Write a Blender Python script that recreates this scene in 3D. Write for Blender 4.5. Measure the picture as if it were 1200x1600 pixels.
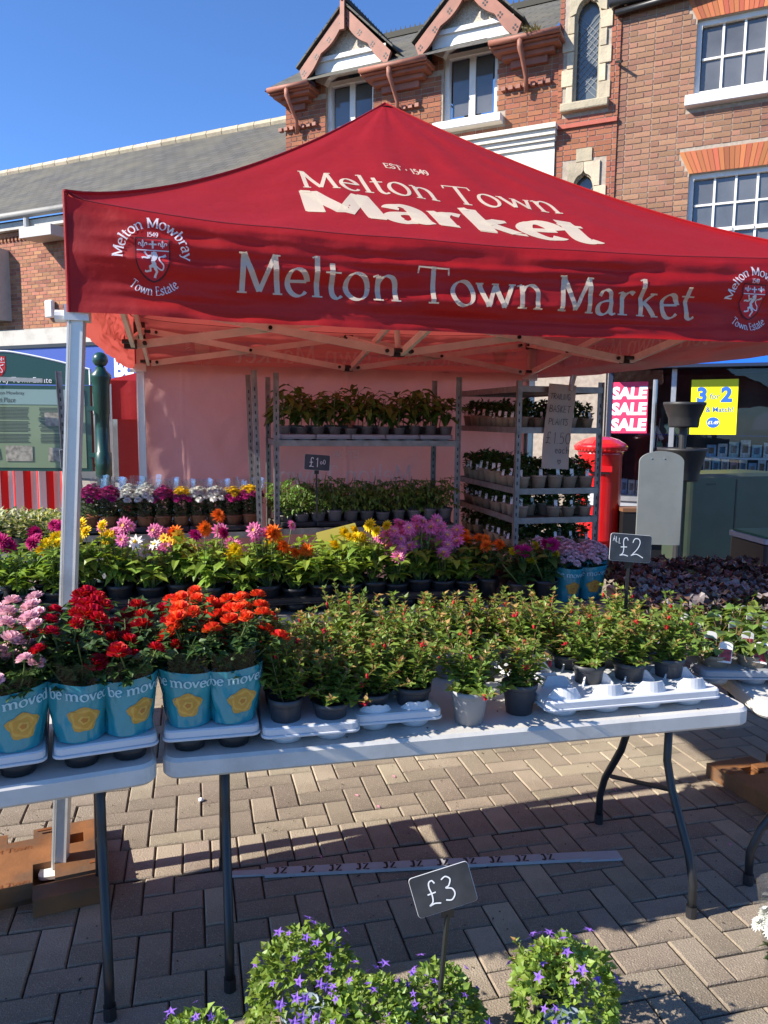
import bpy, math, random
from math import sin, cos, pi, radians, atan2, sqrt
from mathutils import Vector, Matrix, noise
V = Vector
RU = random.uniform
sc = bpy.context.scene
for o in list(bpy.data.objects): bpy.data.objects.remove(o)
COL = sc.collection

# ------------------------------------------------------------- camera
CH = 1.65
pit = math.atan(145 / 1200); rl = 0.010
fw = V((0, cos(pit), -sin(pit))); rt = V((1, 0, 0)); dn = fw.cross(rt)
cr = rt * cos(rl) - dn * sin(rl); cd = dn * cos(rl) + rt * sin(rl)
cam = bpy.data.cameras.new('camera'); cam.sensor_fit = 'HORIZONTAL'; cam.sensor_width = 36; cam.lens = 36
cam.clip_end = 600; cam.clip_start = 0.05
co = bpy.data.objects.new('camera', cam); COL.objects.link(co)
mx = Matrix((cr, -cd, -fw)).transposed().to_4x4(); mx.translation = (0, 0, CH); co.matrix_world = mx
sc.camera = co
# ------------------------------------------------------------- sky and sun
SEL = radians(34.5); SH = V((-0.95, -0.312, 0)).normalized()
SD = V((SH.x * cos(SEL), SH.y * cos(SEL), sin(SEL)))
wd = bpy.data.worlds.new('World'); sc.world = wd; wd.use_nodes = True
nt = wd.node_tree; bg = nt.nodes['Background']
sk = nt.nodes.new('ShaderNodeTexSky'); sk.sky_type = 'NISHITA'; sk.sun_disc = False
sk.sun_elevation = SEL; sk.sun_rotation = atan2(SD.x, SD.y); sk.altitude = 2500; sk.air_density = 1.0; sk.dust_density = 0.0; sk.ozone_density = 10.0
nt.links.new(sk.outputs[0], bg.inputs[0]); bg.inputs[1].default_value = 0.14
sl = bpy.data.lights.new('sun', 'SUN'); sl.energy = 5.0; sl.angle = radians(0.53); sl.color = (1, 0.93, 0.82)
so = bpy.data.objects.new('sun', sl); COL.objects.link(so)
so.rotation_euler = SD.to_track_quat('Z', 'Y').to_euler(); so.location = (-20, -6, 15)
sc.view_settings.view_transform = 'Standard'; sc.view_settings.look = 'None'; sc.view_settings.gamma = 1
sc.view_settings.exposure = 0.92; sc.view_settings.use_curve_mapping = False
sc.cycles.max_bounces = 6; sc.cycles.transparent_max_bounces = 10; sc.cycles.caustics_reflective = False; sc.cycles.caustics_refractive = False
sc.cycles.sample_clamp_indirect = 6

# ------------------------------------------------------------- helpers
class MB:
    def __init__(s): s.v = []; s.f = []; s.m = []; s.t = []
    def add(s, vs, fs, m=0, t=None):
        b = len(s.v); s.v.extend([tuple(p) for p in vs])
        if t is None: t = random.random()
        for f in fs: s.f.append([b + i for i in f]); s.m.append(m); s.t.append(t)
    def box(s, c, d, m=0, t=None, R=None):
        x, y, z = d[0] / 2, d[1] / 2, d[2] / 2; c = V(c)
        vs = [V(p) for p in ((-x, -y, -z), (x, -y, -z), (x, y, -z), (-x, y, -z), (-x, -y, z), (x, -y, z), (x, y, z), (-x, y, z))]
        if R is not None: vs = [R @ p for p in vs]
        s.add([c + p for p in vs], [(3, 2, 1, 0), (4, 5, 6, 7), (0, 1, 5, 4), (1, 2, 6, 5), (2, 3, 7, 6), (3, 0, 4, 7)], m, t)
    def bb(s, x0, x1, y0, y1, z0, z1, m=0, t=None):
        s.box(((x0 + x1) / 2, (y0 + y1) / 2, (z0 + z1) / 2), (x1 - x0, y1 - y0, z1 - z0), m, t)
    def rbox(s, c, d, r, m=0, t=None, n=3, R=None, ch=0.0):
        # box with rounded vertical edges and a small chamfer on top and bottom
        x, y, z = d[0] / 2, d[1] / 2, d[2] / 2; c = V(c)
        def ring(ins, zz):
            out = []
            for (sx, sy, a0) in ((1, -1, -90), (1, 1, 0), (-1, 1, 90), (-1, -1, 180)):
                for k in range(n + 1):
                    a = radians(a0 + 90 * k / n); rr = max(r - ins, .0005)
                    out.append(V((sx * (x - r) + rr * cos(a), sy * (y - r) + rr * sin(a), zz)))
            return out
        rings = [ring(ch, -z), ring(0, -z + ch), ring(0, z - ch), ring(ch, z)] if ch > 0 else [ring(0, -z), ring(0, z)]
        N = len(rings[0]); vs = [p for rg in rings for p in rg]
        if R is not None: vs = [R @ p for p in vs]
        fs = [tuple(reversed(range(N))), tuple(range((len(rings) - 1) * N, len(rings) * N))]
        for k in range(len(rings) - 1):
            for i in range(N): j = (i + 1) % N; fs.append((k * N + i, k * N + j, k * N + N + j, k * N + N + i))
        s.add([c + p for p in vs], fs, m, t)
    def tube(s, pts, r, n=8, m=0, t=None, caps=True, sq=None):
        pts = [V(p) for p in pts]; rs = r if isinstance(r, (list, tuple)) else [r] * len(pts)
        vs = []; fs = []; prev = None
        for i, p in enumerate(pts):
            d = (pts[min(i + 1, len(pts) - 1)] - pts[max(i - 1, 0)]).normalized()
            a = prev if prev is not None else (V((0, 0, 1)) if abs(d.z) < .9 else V((1, 0, 0)))
            u = d.cross(a).normalized(); w = u.cross(d).normalized(); prev = w
            for k in range(n):
                q = 2 * pi * k / n + (pi / n if n == 4 else 0)
                vs.append(p + (u * cos(q) + w * sin(q)) * rs[i])
        for i in range(len(pts) - 1):
            for k in range(n): j = (k + 1) % n; fs.append((i * n + k, i * n + n + k, i * n + n + j, i * n + j))
        if caps: fs.append(tuple(range(n))); fs.append(tuple(reversed(range((len(pts) - 1) * n, len(pts) * n))))
        s.add(vs, fs, m, t)
    def bar(s, p0, p1, w, h, m=0, t=None):      # rectangular bar between two points, h along z
        p0, p1 = V(p0), V(p1); d = (p1 - p0).normalized()
        u = d.cross(V((0, 0, 1))); u = V((1, 0, 0)) if u.length < 1e-4 else u.normalized(); q = u.cross(d)
        vs = [p + u * a * w / 2 + q * b * h / 2 for p in (p0, p1) for a, b in ((-1, -1), (1, -1), (1, 1), (-1, 1))]
        s.add(vs, [(0, 1, 2, 3), (7, 6, 5, 4), (0, 4, 5, 1), (1, 5, 6, 2), (2, 6, 7, 3), (3, 7, 4, 0)], m, t)
    def lathe(s, prof, n=16, m=0, t=None, c=(0, 0, 0), cap=True):
        c = V(c); vs = []; fs = []
        for r, z in prof:
            for k in range(n): vs.append(c + V((r * cos(2 * pi * k / n), r * sin(2 * pi * k / n), z)))
        for i in range(len(prof) - 1):
            for k in range(n): j = (k + 1) % n; fs.append((i * n + k, i * n + j, i * n + n + j, i * n + n + k))
        if cap: fs.append(tuple(reversed(range(n)))); fs.append(tuple(range((len(prof) - 1) * n, len(prof) * n)))
        s.add(vs, fs, m, t)
    def prism(s, poly, f0, f1, m=0, t=None):     # polygon (2D) extruded between mapping f0 and f1
        n = len(poly); vs = [f0(*p) for p in poly] + [f1(*p) for p in poly]
        s.add(vs, [tuple(range(n)), tuple(reversed(range(n, 2 * n)))] + [((i + 1) % n, i, n + i, n + (i + 1) % n) for i in range(n)], m, t)
    def grid(s, fn, nu, nv, m=0, t=None, flip=False):
        vs = [fn(i / nu, j / nv) for j in range(nv + 1) for i in range(nu + 1)]; fs = []
        for j in range(nv):
            for i in range(nu):
                a = j * (nu + 1) + i; f = (a, a + 1, a + nu + 2, a + nu + 1); fs.append(tuple(reversed(f)) if flip else f)
        s.add(vs, fs, m, t)
    def mesh(s, name, mats, smooth=False):
        me = bpy.data.meshes.new(name); me.from_pydata(s.v, [], s.f)
        mats = mats if isinstance(mats, (list, tuple)) else [mats]
        for q in mats: me.materials.append(q)
        if len(mats) > 1: me.polygons.foreach_set('material_index', s.m)
        at = me.attributes.new('tint', 'FLOAT', 'FACE'); at.data.foreach_set('value', s.t)
        if smooth: me.polygons.foreach_set('use_smooth', [True] * len(s.f))
        me.update(); return me
    def build(s, name, mats, parent=None, smooth=False, loc=(0, 0, 0), rz=0):
        return ob(name, s.mesh(name, mats, smooth), parent, loc, rz)
def ob(name, me, parent=None, loc=(0, 0, 0), rz=0):
    o = bpy.data.objects.new(name, me); COL.objects.link(o); o.location = loc; o.rotation_euler = (0, 0, rz)
    if parent is not None: o.parent = parent
    return o
def tag(o, label=None, cat=None, group=None, kind=None):
    if label: o['label'] = label
    if cat: o['category'] = cat
    if group: o['group'] = group
    if kind: o['kind'] = kind
    return o
def thing(name, label, cat, loc=(0, 0, 0), rz=0, group=None):
    o = bpy.data.objects.new(name, None); o.empty_display_size = .1; COL.objects.link(o)
    o.location = loc; o.rotation_euler = (0, 0, rz); return tag(o, label, cat, group)
KIDS = {}
def kids(o):
    if o.name not in KIDS: KIDS[o.name] = [c for c in bpy.data.objects if c.parent == o]
    return KIDS[o.name]
def dup(root, loc, rz, label=None, group=None, sc_=1.0):
    r = root.copy(); COL.objects.link(r); r.location = loc; r.rotation_euler = (0, 0, rz); r.scale = (sc_,) * 3
    if label: r['label'] = label
    if group: r['group'] = group
    for ch in kids(root):
        c = ch.copy(); COL.objects.link(c); c.parent = r
        for g in kids(ch):
            d = g.copy(); COL.objects.link(d); d.parent = c
    return r
class Kind:            # first use moves the prototype itself, later uses copy it
    def __init__(s, roots): s.roots = roots; s.used = [False] * len(roots); s.n = 0
    def put(s, loc, label, group, rz=None, sc_=1.0, i=None, wild=0.0):
        r = s._put(loc, label, group, rz, sc_, i)
        if wild: r.scale = (sc_ * RU(1 - wild * .6, 1 + wild * .6), sc_ * RU(1 - wild * .6, 1 + wild * .6), sc_ * RU(1 - wild, 1 + wild))
        return r
    def _put(s, loc, label, group, rz=None, sc_=1.0, i=None):
        i = s.n % len(s.roots) if i is None else i; s.n += 1
        rz = random.uniform(0, 6.28) if rz is None else rz
        if not s.used[i]:
            s.used[i] = True; r = s.roots[i]; kids(r)
            for ch in kids(r): kids(ch)
            r.location = loc; r.rotation_euler = (0, 0, rz); r.scale = (sc_,) * 3; r['label'] = label; r['group'] = group; return r
        return dup(s.roots[i], loc, rz, label, group, sc_)
    def clean(s):      # prototypes that were never placed
        for u, r in zip(s.used, s.roots):
            if not u:
                for ch in kids(r):
                    for g in kids(ch): bpy.data.objects.remove(g)
                    bpy.data.objects.remove(ch)
                bpy.data.objects.remove(r)
ORD = ['first', 'second', 'third', 'fourth', 'fifth', 'sixth', 'seventh', 'eighth', 'ninth', 'tenth', 'eleventh', 'twelfth', 'thirteenth', 'fourteenth', 'fifteenth', 'sixteenth', 'seventeenth', 'eighteenth', 'nineteenth', 'twentieth']

# ------------------------------------------------------------- materials
MATS = {}
def mat(name, col, rough=.6, metal=0, var=0.0, nscale=8, col2=None, tint=0.0, orand=0.0, bump=0.0, bscale=60, trans=0.0, tcol=None, coat=0, spec=.5, speck=0, dirt=0):
    if name in MATS: return MATS[name]
    m = bpy.data.materials.new(name); m.use_nodes = True; N = m.node_tree.nodes; Lk = m.node_tree.links; b = N['Principled BSDF']
    b.inputs['Roughness'].default_value = rough; b.inputs['Metallic'].default_value = metal
    b.inputs['Specular IOR Level'].default_value = spec; b.inputs['Coat Weight'].default_value = coat
    tc = N.new('ShaderNodeTexCoord'); c = N.new('ShaderNodeRGB'); c.outputs[0].default_value = (*col, 1); out = c.outputs[0]
    def mixc(fac, a, bcol, mode='MIX'):
        x = N.new('ShaderNodeMix'); x.data_type = 'RGBA'; x.blend_type = mode
        if isinstance(fac, float): x.inputs[0].default_value = fac
        else: Lk.new(fac, x.inputs[0])
        Lk.new(a, x.inputs[6])
        if isinstance(bcol, tuple): x.inputs[7].default_value = (*bcol, 1)
        else: Lk.new(bcol, x.inputs[7])
        return x.outputs[2]
    if var or col2:
        nz = N.new('ShaderNodeTexNoise'); nz.inputs['Scale'].default_value = nscale; nz.inputs['Detail'].default_value = 6; Lk.new(tc.outputs['Object'], nz.inputs[0])
        rp = N.new('ShaderNodeMapRange'); rp.inputs[1].default_value = .35; rp.inputs[2].default_value = .65; Lk.new(nz.outputs[0], rp.inputs[0])
        out = mixc(rp.outputs[0], out, col2 if col2 else tuple(x * (1 - var) for x in col))
    def bright(src, amt, base):
        nonlocal out
        mr = N.new('ShaderNodeMapRange'); mr.inputs[3].default_value = 1 - amt; mr.inputs[4].default_value = 1 + amt; Lk.new(src, mr.inputs[0])
        hs = N.new('ShaderNodeHueSaturation'); Lk.new(out, hs.inputs['Color']); Lk.new(mr.outputs[0], hs.inputs['Value'])
        m2 = N.new('ShaderNodeMapRange'); m2.inputs[3].default_value = .5 - amt * .045; m2.inputs[4].default_value = .5 + amt * .045
        ad = N.new('ShaderNodeMath'); ad.operation = 'MULTIPLY'; ad.inputs[1].default_value = 7.13; Lk.new(src, ad.inputs[0])
        fr = N.new('ShaderNodeMath'); fr.operation = 'FRACT'; Lk.new(ad.outputs[0], fr.inputs[0]); Lk.new(fr.outputs[0], m2.inputs[0]); Lk.new(m2.outputs[0], hs.inputs['Hue'])
        out = hs.outputs[0]
    if tint:
        at = N.new('ShaderNodeAttribute'); at.attribute_name = 'tint'; bright(at.outputs['Fac'], tint, col)
    if orand:
        oi = N.new('ShaderNodeObjectInfo'); bright(oi.outputs['Random'], orand, col)
    if speck:
        n2 = N.new('ShaderNodeTexNoise'); n2.inputs['Scale'].default_value = 420; Lk.new(tc.outputs['Object'], n2.inputs[0])
        r2 = N.new('ShaderNodeMapRange'); r2.inputs[1].default_value = .58; r2.inputs[2].default_value = .72; Lk.new(n2.outputs[0], r2.inputs[0])
        out = mixc(r2.outputs[0], out, tuple(min(1, x * (1 + speck)) for x in col))
        r3 = N.new('ShaderNodeMapRange'); r3.inputs[1].default_value = .42; r3.inputs[2].default_value = .3; Lk.new(n2.outputs[0], r3.inputs[0])
        out = mixc(r3.outputs[0], out, tuple(x * .5 for x in col))
    if dirt:
        n3 = N.new('ShaderNodeTexNoise'); n3.inputs['Scale'].default_value = 3.3; n3.inputs['Detail'].default_value = 9; n3.inputs['Roughness'].default_value = .7; Lk.new(tc.outputs['Object'], n3.inputs[0])
        r4 = N.new('ShaderNodeMapRange'); r4.inputs[1].default_value = .5; r4.inputs[2].default_value = .75; r4.inputs[4].default_value = dirt; Lk.new(n3.outputs[0], r4.inputs[0])
        out = mixc(r4.outputs[0], out, (.09, .075, .055))
    Lk.new(out, b.inputs['Base Color'])
    if bump:
        nb = N.new('ShaderNodeTexNoise'); nb.inputs['Scale'].default_value = bscale; nb.inputs['Detail'].default_value = 4; Lk.new(tc.outputs['Object'], nb.inputs[0])
        bp = N.new('ShaderNodeBump'); bp.inputs['Strength'].default_value = bump; bp.inputs['Distance'].default_value = .01; Lk.new(nb.outputs[0], bp.inputs['Height']); Lk.new(bp.outputs[0], b.inputs['Normal'])
    if trans:
        tr = N.new('ShaderNodeBsdfTranslucent')
        if tcol:
            hs = mixc(1.0, out, tcol, 'MULTIPLY'); Lk.new(hs, tr.inputs[0])
        else: Lk.new(out, tr.inputs[0])
        ms = N.new('ShaderNodeMixShader'); ms.inputs[0].default_value = trans
        Lk.new(b.outputs[0], ms.inputs[1]); Lk.new(tr.outputs[0], ms.inputs[2]); Lk.new(ms.outputs[0], N['Material Output'].inputs[0])
    MATS[name] = m; return m
def leafmat(name, col, var=.35, rough=.42, trans=.3):
    return mat(name, col, rough=rough, tint=var, orand=.12, trans=trans, tcol=(1.6, 1.5, .55), spec=.35)
def petal(name, col, trans=.28, var=.22): return mat(name, col, rough=.6, tint=var, orand=.1, trans=trans, spec=.25)
def glass(name, col=(1, 1, 1), refl=1.0, rough=0.0, film=0.0):
    m = bpy.data.materials.new(name); m.use_nodes = True; N = m.node_tree.nodes; Lk = m.node_tree.links
    for x in list(N):
        if x.type == 'BSDF_PRINCIPLED': N.remove(x)
    t = N.new('ShaderNodeBsdfTransparent'); t.inputs[0].default_value = (*col, 1); g = N.new('ShaderNodeBsdfGlossy'); g.inputs['Roughness'].default_value = rough
    fr = N.new('ShaderNodeFresnel'); fr.inputs[0].default_value = 1.5; mu = N.new('ShaderNodeMath'); mu.operation = 'MULTIPLY_ADD'; mu.inputs[1].default_value = refl; mu.inputs[2].default_value = film
    Lk.new(fr.outputs[0], mu.inputs[0]); ms = N.new('ShaderNodeMixShader'); Lk.new(mu.outputs[0], ms.inputs[0]); Lk.new(t.outputs[0], ms.inputs[1]); Lk.new(g.outputs[0], ms.inputs[2])
    nz = N.new('ShaderNodeTexNoise'); nz.inputs['Scale'].default_value = 3; tc = N.new('ShaderNodeTexCoord'); Lk.new(tc.outputs['Object'], nz.inputs[0])
    bp = N.new('ShaderNodeBump'); bp.inputs['Strength'].default_value = .05 if not film else .12; bp.inputs['Distance'].default_value = .02; Lk.new(nz.outputs[0], bp.inputs['Height']); Lk.new(bp.outputs[0], g.inputs['Normal'])
    Lk.new(ms.outputs[0], N['Material Output'].inputs[0]); return m
def fabric(name, out_col, in_col, trans, tcol):
    # canopy cloth: coloured outside, pale coating on the inner face, lets light through
    m = bpy.data.materials.new(name); m.use_nodes = True; N = m.node_tree.nodes; Lk = m.node_tree.links; b = N['Principled BSDF']
    b.inputs['Roughness'].default_value = .55; b.inputs['Specular IOR Level'].default_value = .35
    g = N.new('ShaderNodeNewGeometry'); x = N.new('ShaderNodeMix'); x.data_type = 'RGBA'; Lk.new(g.outputs['Backfacing'], x.inputs[0])
    tc = N.new('ShaderNodeTexCoord'); nz = N.new('ShaderNodeTexNoise'); nz.inputs['Scale'].default_value = 5; nz.inputs['Detail'].default_value = 8; Lk.new(tc.outputs['Object'], nz.inputs[0])
    y = N.new('ShaderNodeMix'); y.data_type = 'RGBA'; Lk.new(nz.outputs[0], y.inputs[0]); y.inputs[6].default_value = (*[c * .88 for c in out_col], 1); y.inputs[7].default_value = (*[min(1, c * 1.1) for c in out_col], 1)
    Lk.new(y.outputs[2], x.inputs[6]); x.inputs[7].default_value = (*in_col, 1); Lk.new(x.outputs[2], b.inputs['Base Color'])
    t = N.new('ShaderNodeBsdfTranslucent'); t.inputs[0].default_value = (*tcol, 1)
    ms = N.new('ShaderNodeMixShader'); ms.inputs[0].default_value = trans; Lk.new(b.outputs[0], ms.inputs[1]); Lk.new(t.outputs[0], ms.inputs[2])
    n2 = N.new('ShaderNodeTexNoise'); n2.inputs['Scale'].default_value = 14; n2.inputs['Detail'].default_value = 5; Lk.new(tc.outputs['Object'], n2.inputs[0])
    bp = N.new('ShaderNodeBump'); bp.inputs['Strength'].default_value = .35; bp.inputs['Distance'].default_value = .012; Lk.new(n2.outputs[0], bp.inputs['Height']); Lk.new(bp.outputs[0], b.inputs['Normal']); Lk.new(bp.outputs[0], t.inputs['Normal'])
    Lk.new(ms.outputs[0], N['Material Output'].inputs[0]); return m

# ------------------------------------------------------------- pen-drawn lettering
def cat_rom(P, k=6):
    out = []; n = len(P)
    for i in range(n - 1):
        p0, p1, p2, p3 = P[max(i - 1, 0)], P[i], P[i + 1], P[min(i + 2, n - 1)]
        for j in range(k):
            t = j / k
            out.append(tuple(.5 * (2 * p1[d] + (p2[d] - p0[d]) * t + (2 * p0[d] - 5 * p1[d] + 4 * p2[d] - p3[d]) * t * t + (3 * p1[d] - p0[d] - 3 * p2[d] + p3[d]) * t ** 3) for d in (0, 1)))
    out.append(P[-1]); return out
def ell(cx, cy, rx, ry, a0, a1, n=22): return [(cx + rx * cos(radians(a0 + (a1 - a0) * i / n)), cy + ry * sin(radians(a0 + (a1 - a0) * i / n))) for i in range(n + 1)]
def lin(*p): return ('l', list(p))
def cur(*p): return ('l', cat_rom(list(p)))
def ser(x0, x1, y): return ('s', [(x0, y), (x1, y)])
_arch = lambda x0, x1: cur((x0, .46), (x0 + .09, .6), (x0 + .22, .67), (x1 - .07, .62), (x1, .46), (x1, .2), (x1, 0))
GL = {
 'M': (1.10, [lin((.14, 0), (.19, 1)), lin((.19, 1), (.54, .06)), lin((.54, .06), (.9, 1)), lin((.9, 1), (.96, 0)), ser(.03, .25, .02), ser(.85, 1.07, .02), ser(.08, .22, .98), ser(.87, 1.02, .98)]),
 'T': (.86, [lin((.43, 0), (.43, 1)), ('s', [(.05, .97), (.81, .97)]), ('s', [(.05, .99), (.03, .8)]), ('s', [(.81, .99), (.83, .8)]), ser(.3, .56, .02)]),
 'E': (.74, [lin((.17, 0), (.17, 1)), ser(.06, .62, .98), ser(.17, .5, .52), ser(.06, .66, .02), ('s', [(.62, 1), (.64, .82)]), ('s', [(.66, 0), (.68, .2)]), ('s', [(.5, .62), (.5, .42)])]),
 'P': (.7, [lin((.17, 0), (.17, 1)), cur((.17, .97), (.4, .98), (.56, .88), (.58, .72), (.48, .54), (.3, .5), (.17, .5)), ser(.06, .3, .02), ser(.06, .2, .98)]),
 'S': (.6, [cur((.48, .82), (.42, .95), (.28, 1), (.14, .92), (.1, .76), (.22, .6), (.4, .45), (.5, .28), (.44, .08), (.27, 0), (.12, .05), (.07, .2))]),
 'B': (.7, [lin((.17, 0), (.17, 1)), cur((.17, .98), (.38, .98), (.5, .88), (.48, .64), (.36, .54), (.17, .53)), cur((.17, .53), (.4, .52), (.56, .42), (.57, .2), (.44, .04), (.17, .02))]),
 'e': (.62, [lin((.1, .37), (.54, .4)), ('l', ell(.33, .34, .24, .34, 10, 322, 26))]),
 'l': (.34, [lin((.17, 0), (.17, 1.06)), ser(.05, .3, .02), ('s', [(.05, 1.0), (.17, 1.05)])]),
 't': (.44, [cur((.19, .9), (.19, .5), (.19, .16), (.24, .03), (.33, 0), (.42, .07)), ser(.03, .4, .65)]),
 'o': (.7, [('l', ell(.35, .335, .27, .345, 0, 360, 30))]),
 'n': (.78, [lin((.17, 0), (.17, .66)), ('s', [(.04, .62), (.17, .67)]), _arch(.17, .6), ser(.05, .3, .02), ser(.49, .73, .02)]),
 'm': (1.2, [lin((.17, 0), (.17, .66)), ('s', [(.04, .62), (.17, .67)]), _arch(.17, .58), _arch(.58, 1.0), ser(.05, .3, .02), ser(.47, .7, .02), ser(.89, 1.13, .02)]),
 'h': (.78, [lin((.17, 0), (.17, 1.05)), _arch(.17, .6), ser(.05, .3, .02), ser(.49, .73, .02)]),
 'w': (1.02, [lin((.09, .66), (.3, 0)), lin((.3, 0), (.52, .62)), lin((.52, .62), (.72, 0)), lin((.72, 0), (.95, .66)), ser(0, .2, .655), ser(.42, .6, .655), ser(.85, 1.03, .655)]),
 'v': (.66, [lin((.08, .66), (.32, 0)), lin((.32, 0), (.58, .66)), ser(0, .19, .655), ser(.48, .67, .655)]),
 'y': (.66, [lin((.08, .66), (.34, 0)), cur((.6, .66), (.36, .05), (.27, -.18), (.18, -.27), (.06, -.25)), ser(0, .19, .655), ser(.5, .69, .655)]),
 'a': (.64, [cur((.12, .5), (.18, .63), (.31, .68), (.43, .62), (.47, .46), (.47, .12), (.52, .02), (.62, .04)), cur((.47, .4), (.3, .37), (.15, .3), (.09, .17), (.14, .03), (.26, -.01), (.39, .06), (.47, .18))]),
 'r': (.54, [lin((.17, 0), (.17, .66)), ('s', [(.04, .62), (.17, .67)]), cur((.17, .42), (.24, .58), (.36, .67), (.49, .63)), ser(.05, .32, .02)]),
 'k': (.72, [lin((.17, 0), (.17, 1.06)), ('s', [(.05, 1.0), (.17, 1.05)]), lin((.17, .3), (.52, .65)), lin((.27, .4), (.58, .02)), ser(.05, .29, .02), ser(.5, .72, .02), ser(.42, .62, .655)]),
 's': (.52, [cur((.42, .53), (.36, .66), (.25, .685), (.13, .62), (.11, .5), (.2, .4), (.34, .3), (.43, .18), (.37, .03), (.24, -.01), (.12, .04), (.07, .16))]),
 'b': (.7, [lin((.16, 0), (.16, 1.05)), ('l', ell(.37, .335, .22, .34, 160, -160, 26))]),
 'd': (.7, [lin((.56, 0), (.56, 1.05)), ('l', ell(.34, .335, .23, .34, 20, 340, 26))]),
 'c': (.58, [('l', ell(.34, .335, .24, .345, 45, 318, 24))]),
 'i': (.34, [lin((.17, 0), (.17, .66)), ser(.05, .3, .02), lin((.17, .88), (.17, .98))]),
 'f': (.42, [cur((.4, .95), (.3, 1.04), (.2, .95), (.18, .7), (.18, 0)), ser(.03, .38, .64)]),
 '1': (.4, [lin((.22, 0), (.22, 1)), ('s', [(.08, .86), (.22, .99)]), ser(.08, .36, .02)]),
 '5': (.56, [lin((.14, .98), (.46, .98)), lin((.16, .98), (.13, .55)), cur((.13, .55), (.3, .62), (.46, .5), (.46, .2), (.3, 0), (.08, .05))]),
 '4': (.6, [lin((.42, 0), (.42, 1)), lin((.42, 1), (.06, .3)), lin((.04, .3), (.56, .3))]),
 '9': (.58, [('l', ell(.29, .68, .2, .3, 0, 360, 22)), cur((.49, .68), (.46, .3), (.34, .05), (.14, 0))]),
 '*': (.4, [lin((.2, .35), (.2, .62))]),
 ' ': (.34, []),
}
def strips(text, W=.14, T=.05, phi=25, wide=1.0, track=0.0, mono=None):
    """stroke outlines in cap-height units: list of [(x, y, nx, ny, half)], total width"""
    out = []; x = 0.0; ph = radians(phi)
    for ch in text:
        adv, st = GL[ch]
        for kind, pts in st:
            P = [(x + p[0] * wide, p[1]) for p in pts]; Q = [P[0]]
            for a, b in zip(P, P[1:]):
                n = max(1, int(math.hypot(b[0] - a[0], b[1] - a[1]) / .12))
                for i in range(1, n + 1): Q.append((a[0] + (b[0] - a[0]) * i / n, a[1] + (b[1] - a[1]) * i / n))
            S = []
            for i, p in enumerate(Q):
                a, b = Q[max(i - 1, 0)], Q[min(i + 1, len(Q) - 1)]; dx, dy = b[0] - a[0], b[1] - a[1]; l = math.hypot(dx, dy) or 1
                w = mono if mono else (T if kind == 's' else T + (W - T) * abs(sin(atan2(dy, dx) - ph)))
                S.append((p[0], p[1], -dy / l, dx / l, w / 2))
            out.append(S)
        x += adv * wide + track
    return out, x
def put_strips(mb, S, fn, m=0, lift=0.0002):
    """fn(x, y, k) -> point, k = small extra lift so crossing strokes never share a plane"""
    for q, s in enumerate(S):
        vs = []; k = (q % 9) * lift
        for (x, y, nx, ny, h) in s: vs.append(fn(x - nx * h, y - ny * h, k)); vs.append(fn(x + nx * h, y + ny * h, k))
        mb.add(vs, [(2 * i, 2 * i + 2, 2 * i + 3, 2 * i + 1) for i in range(len(s) - 1)], m, .5)
def poly_strips(paths, w):
    out = []
    for P in paths:
        S = []
        for i, p in enumerate(P):
            a, b = P[max(i - 1, 0)], P[min(i + 1, len(P) - 1)]; dx, dy = b[0] - a[0], b[1] - a[1]; l = math.hypot(dx, dy) or 1
            S.append((p[0], p[1], -dy / l, dx / l, (p[2] if len(p) > 2 else w) / 2))
        out.append(S)
    return out
def sans(mb, text, size, fn, m=0, bold=0.0, align='CENTER', shear=0.0):
    cu = bpy.data.curves.new('t', 'FONT'); cu.body = text; cu.size = size; cu.align_x = align; cu.offset = bold; cu.shear = shear; cu.resolution_u = 3
    o = bpy.data.objects.new('t', cu); COL.objects.link(o); bpy.context.view_layer.update()
    me = bpy.data.meshes.new_from_object(o.evaluated_get(bpy.context.evaluated_depsgraph_get()))
    mb.add([fn(v.co.x, v.co.y) for v in me.vertices], [tuple(p.vertices) for p in me.polygons], m, .5)
    bpy.data.objects.remove(o); bpy.data.curves.remove(cu); bpy.data.meshes.remove(me)
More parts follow.
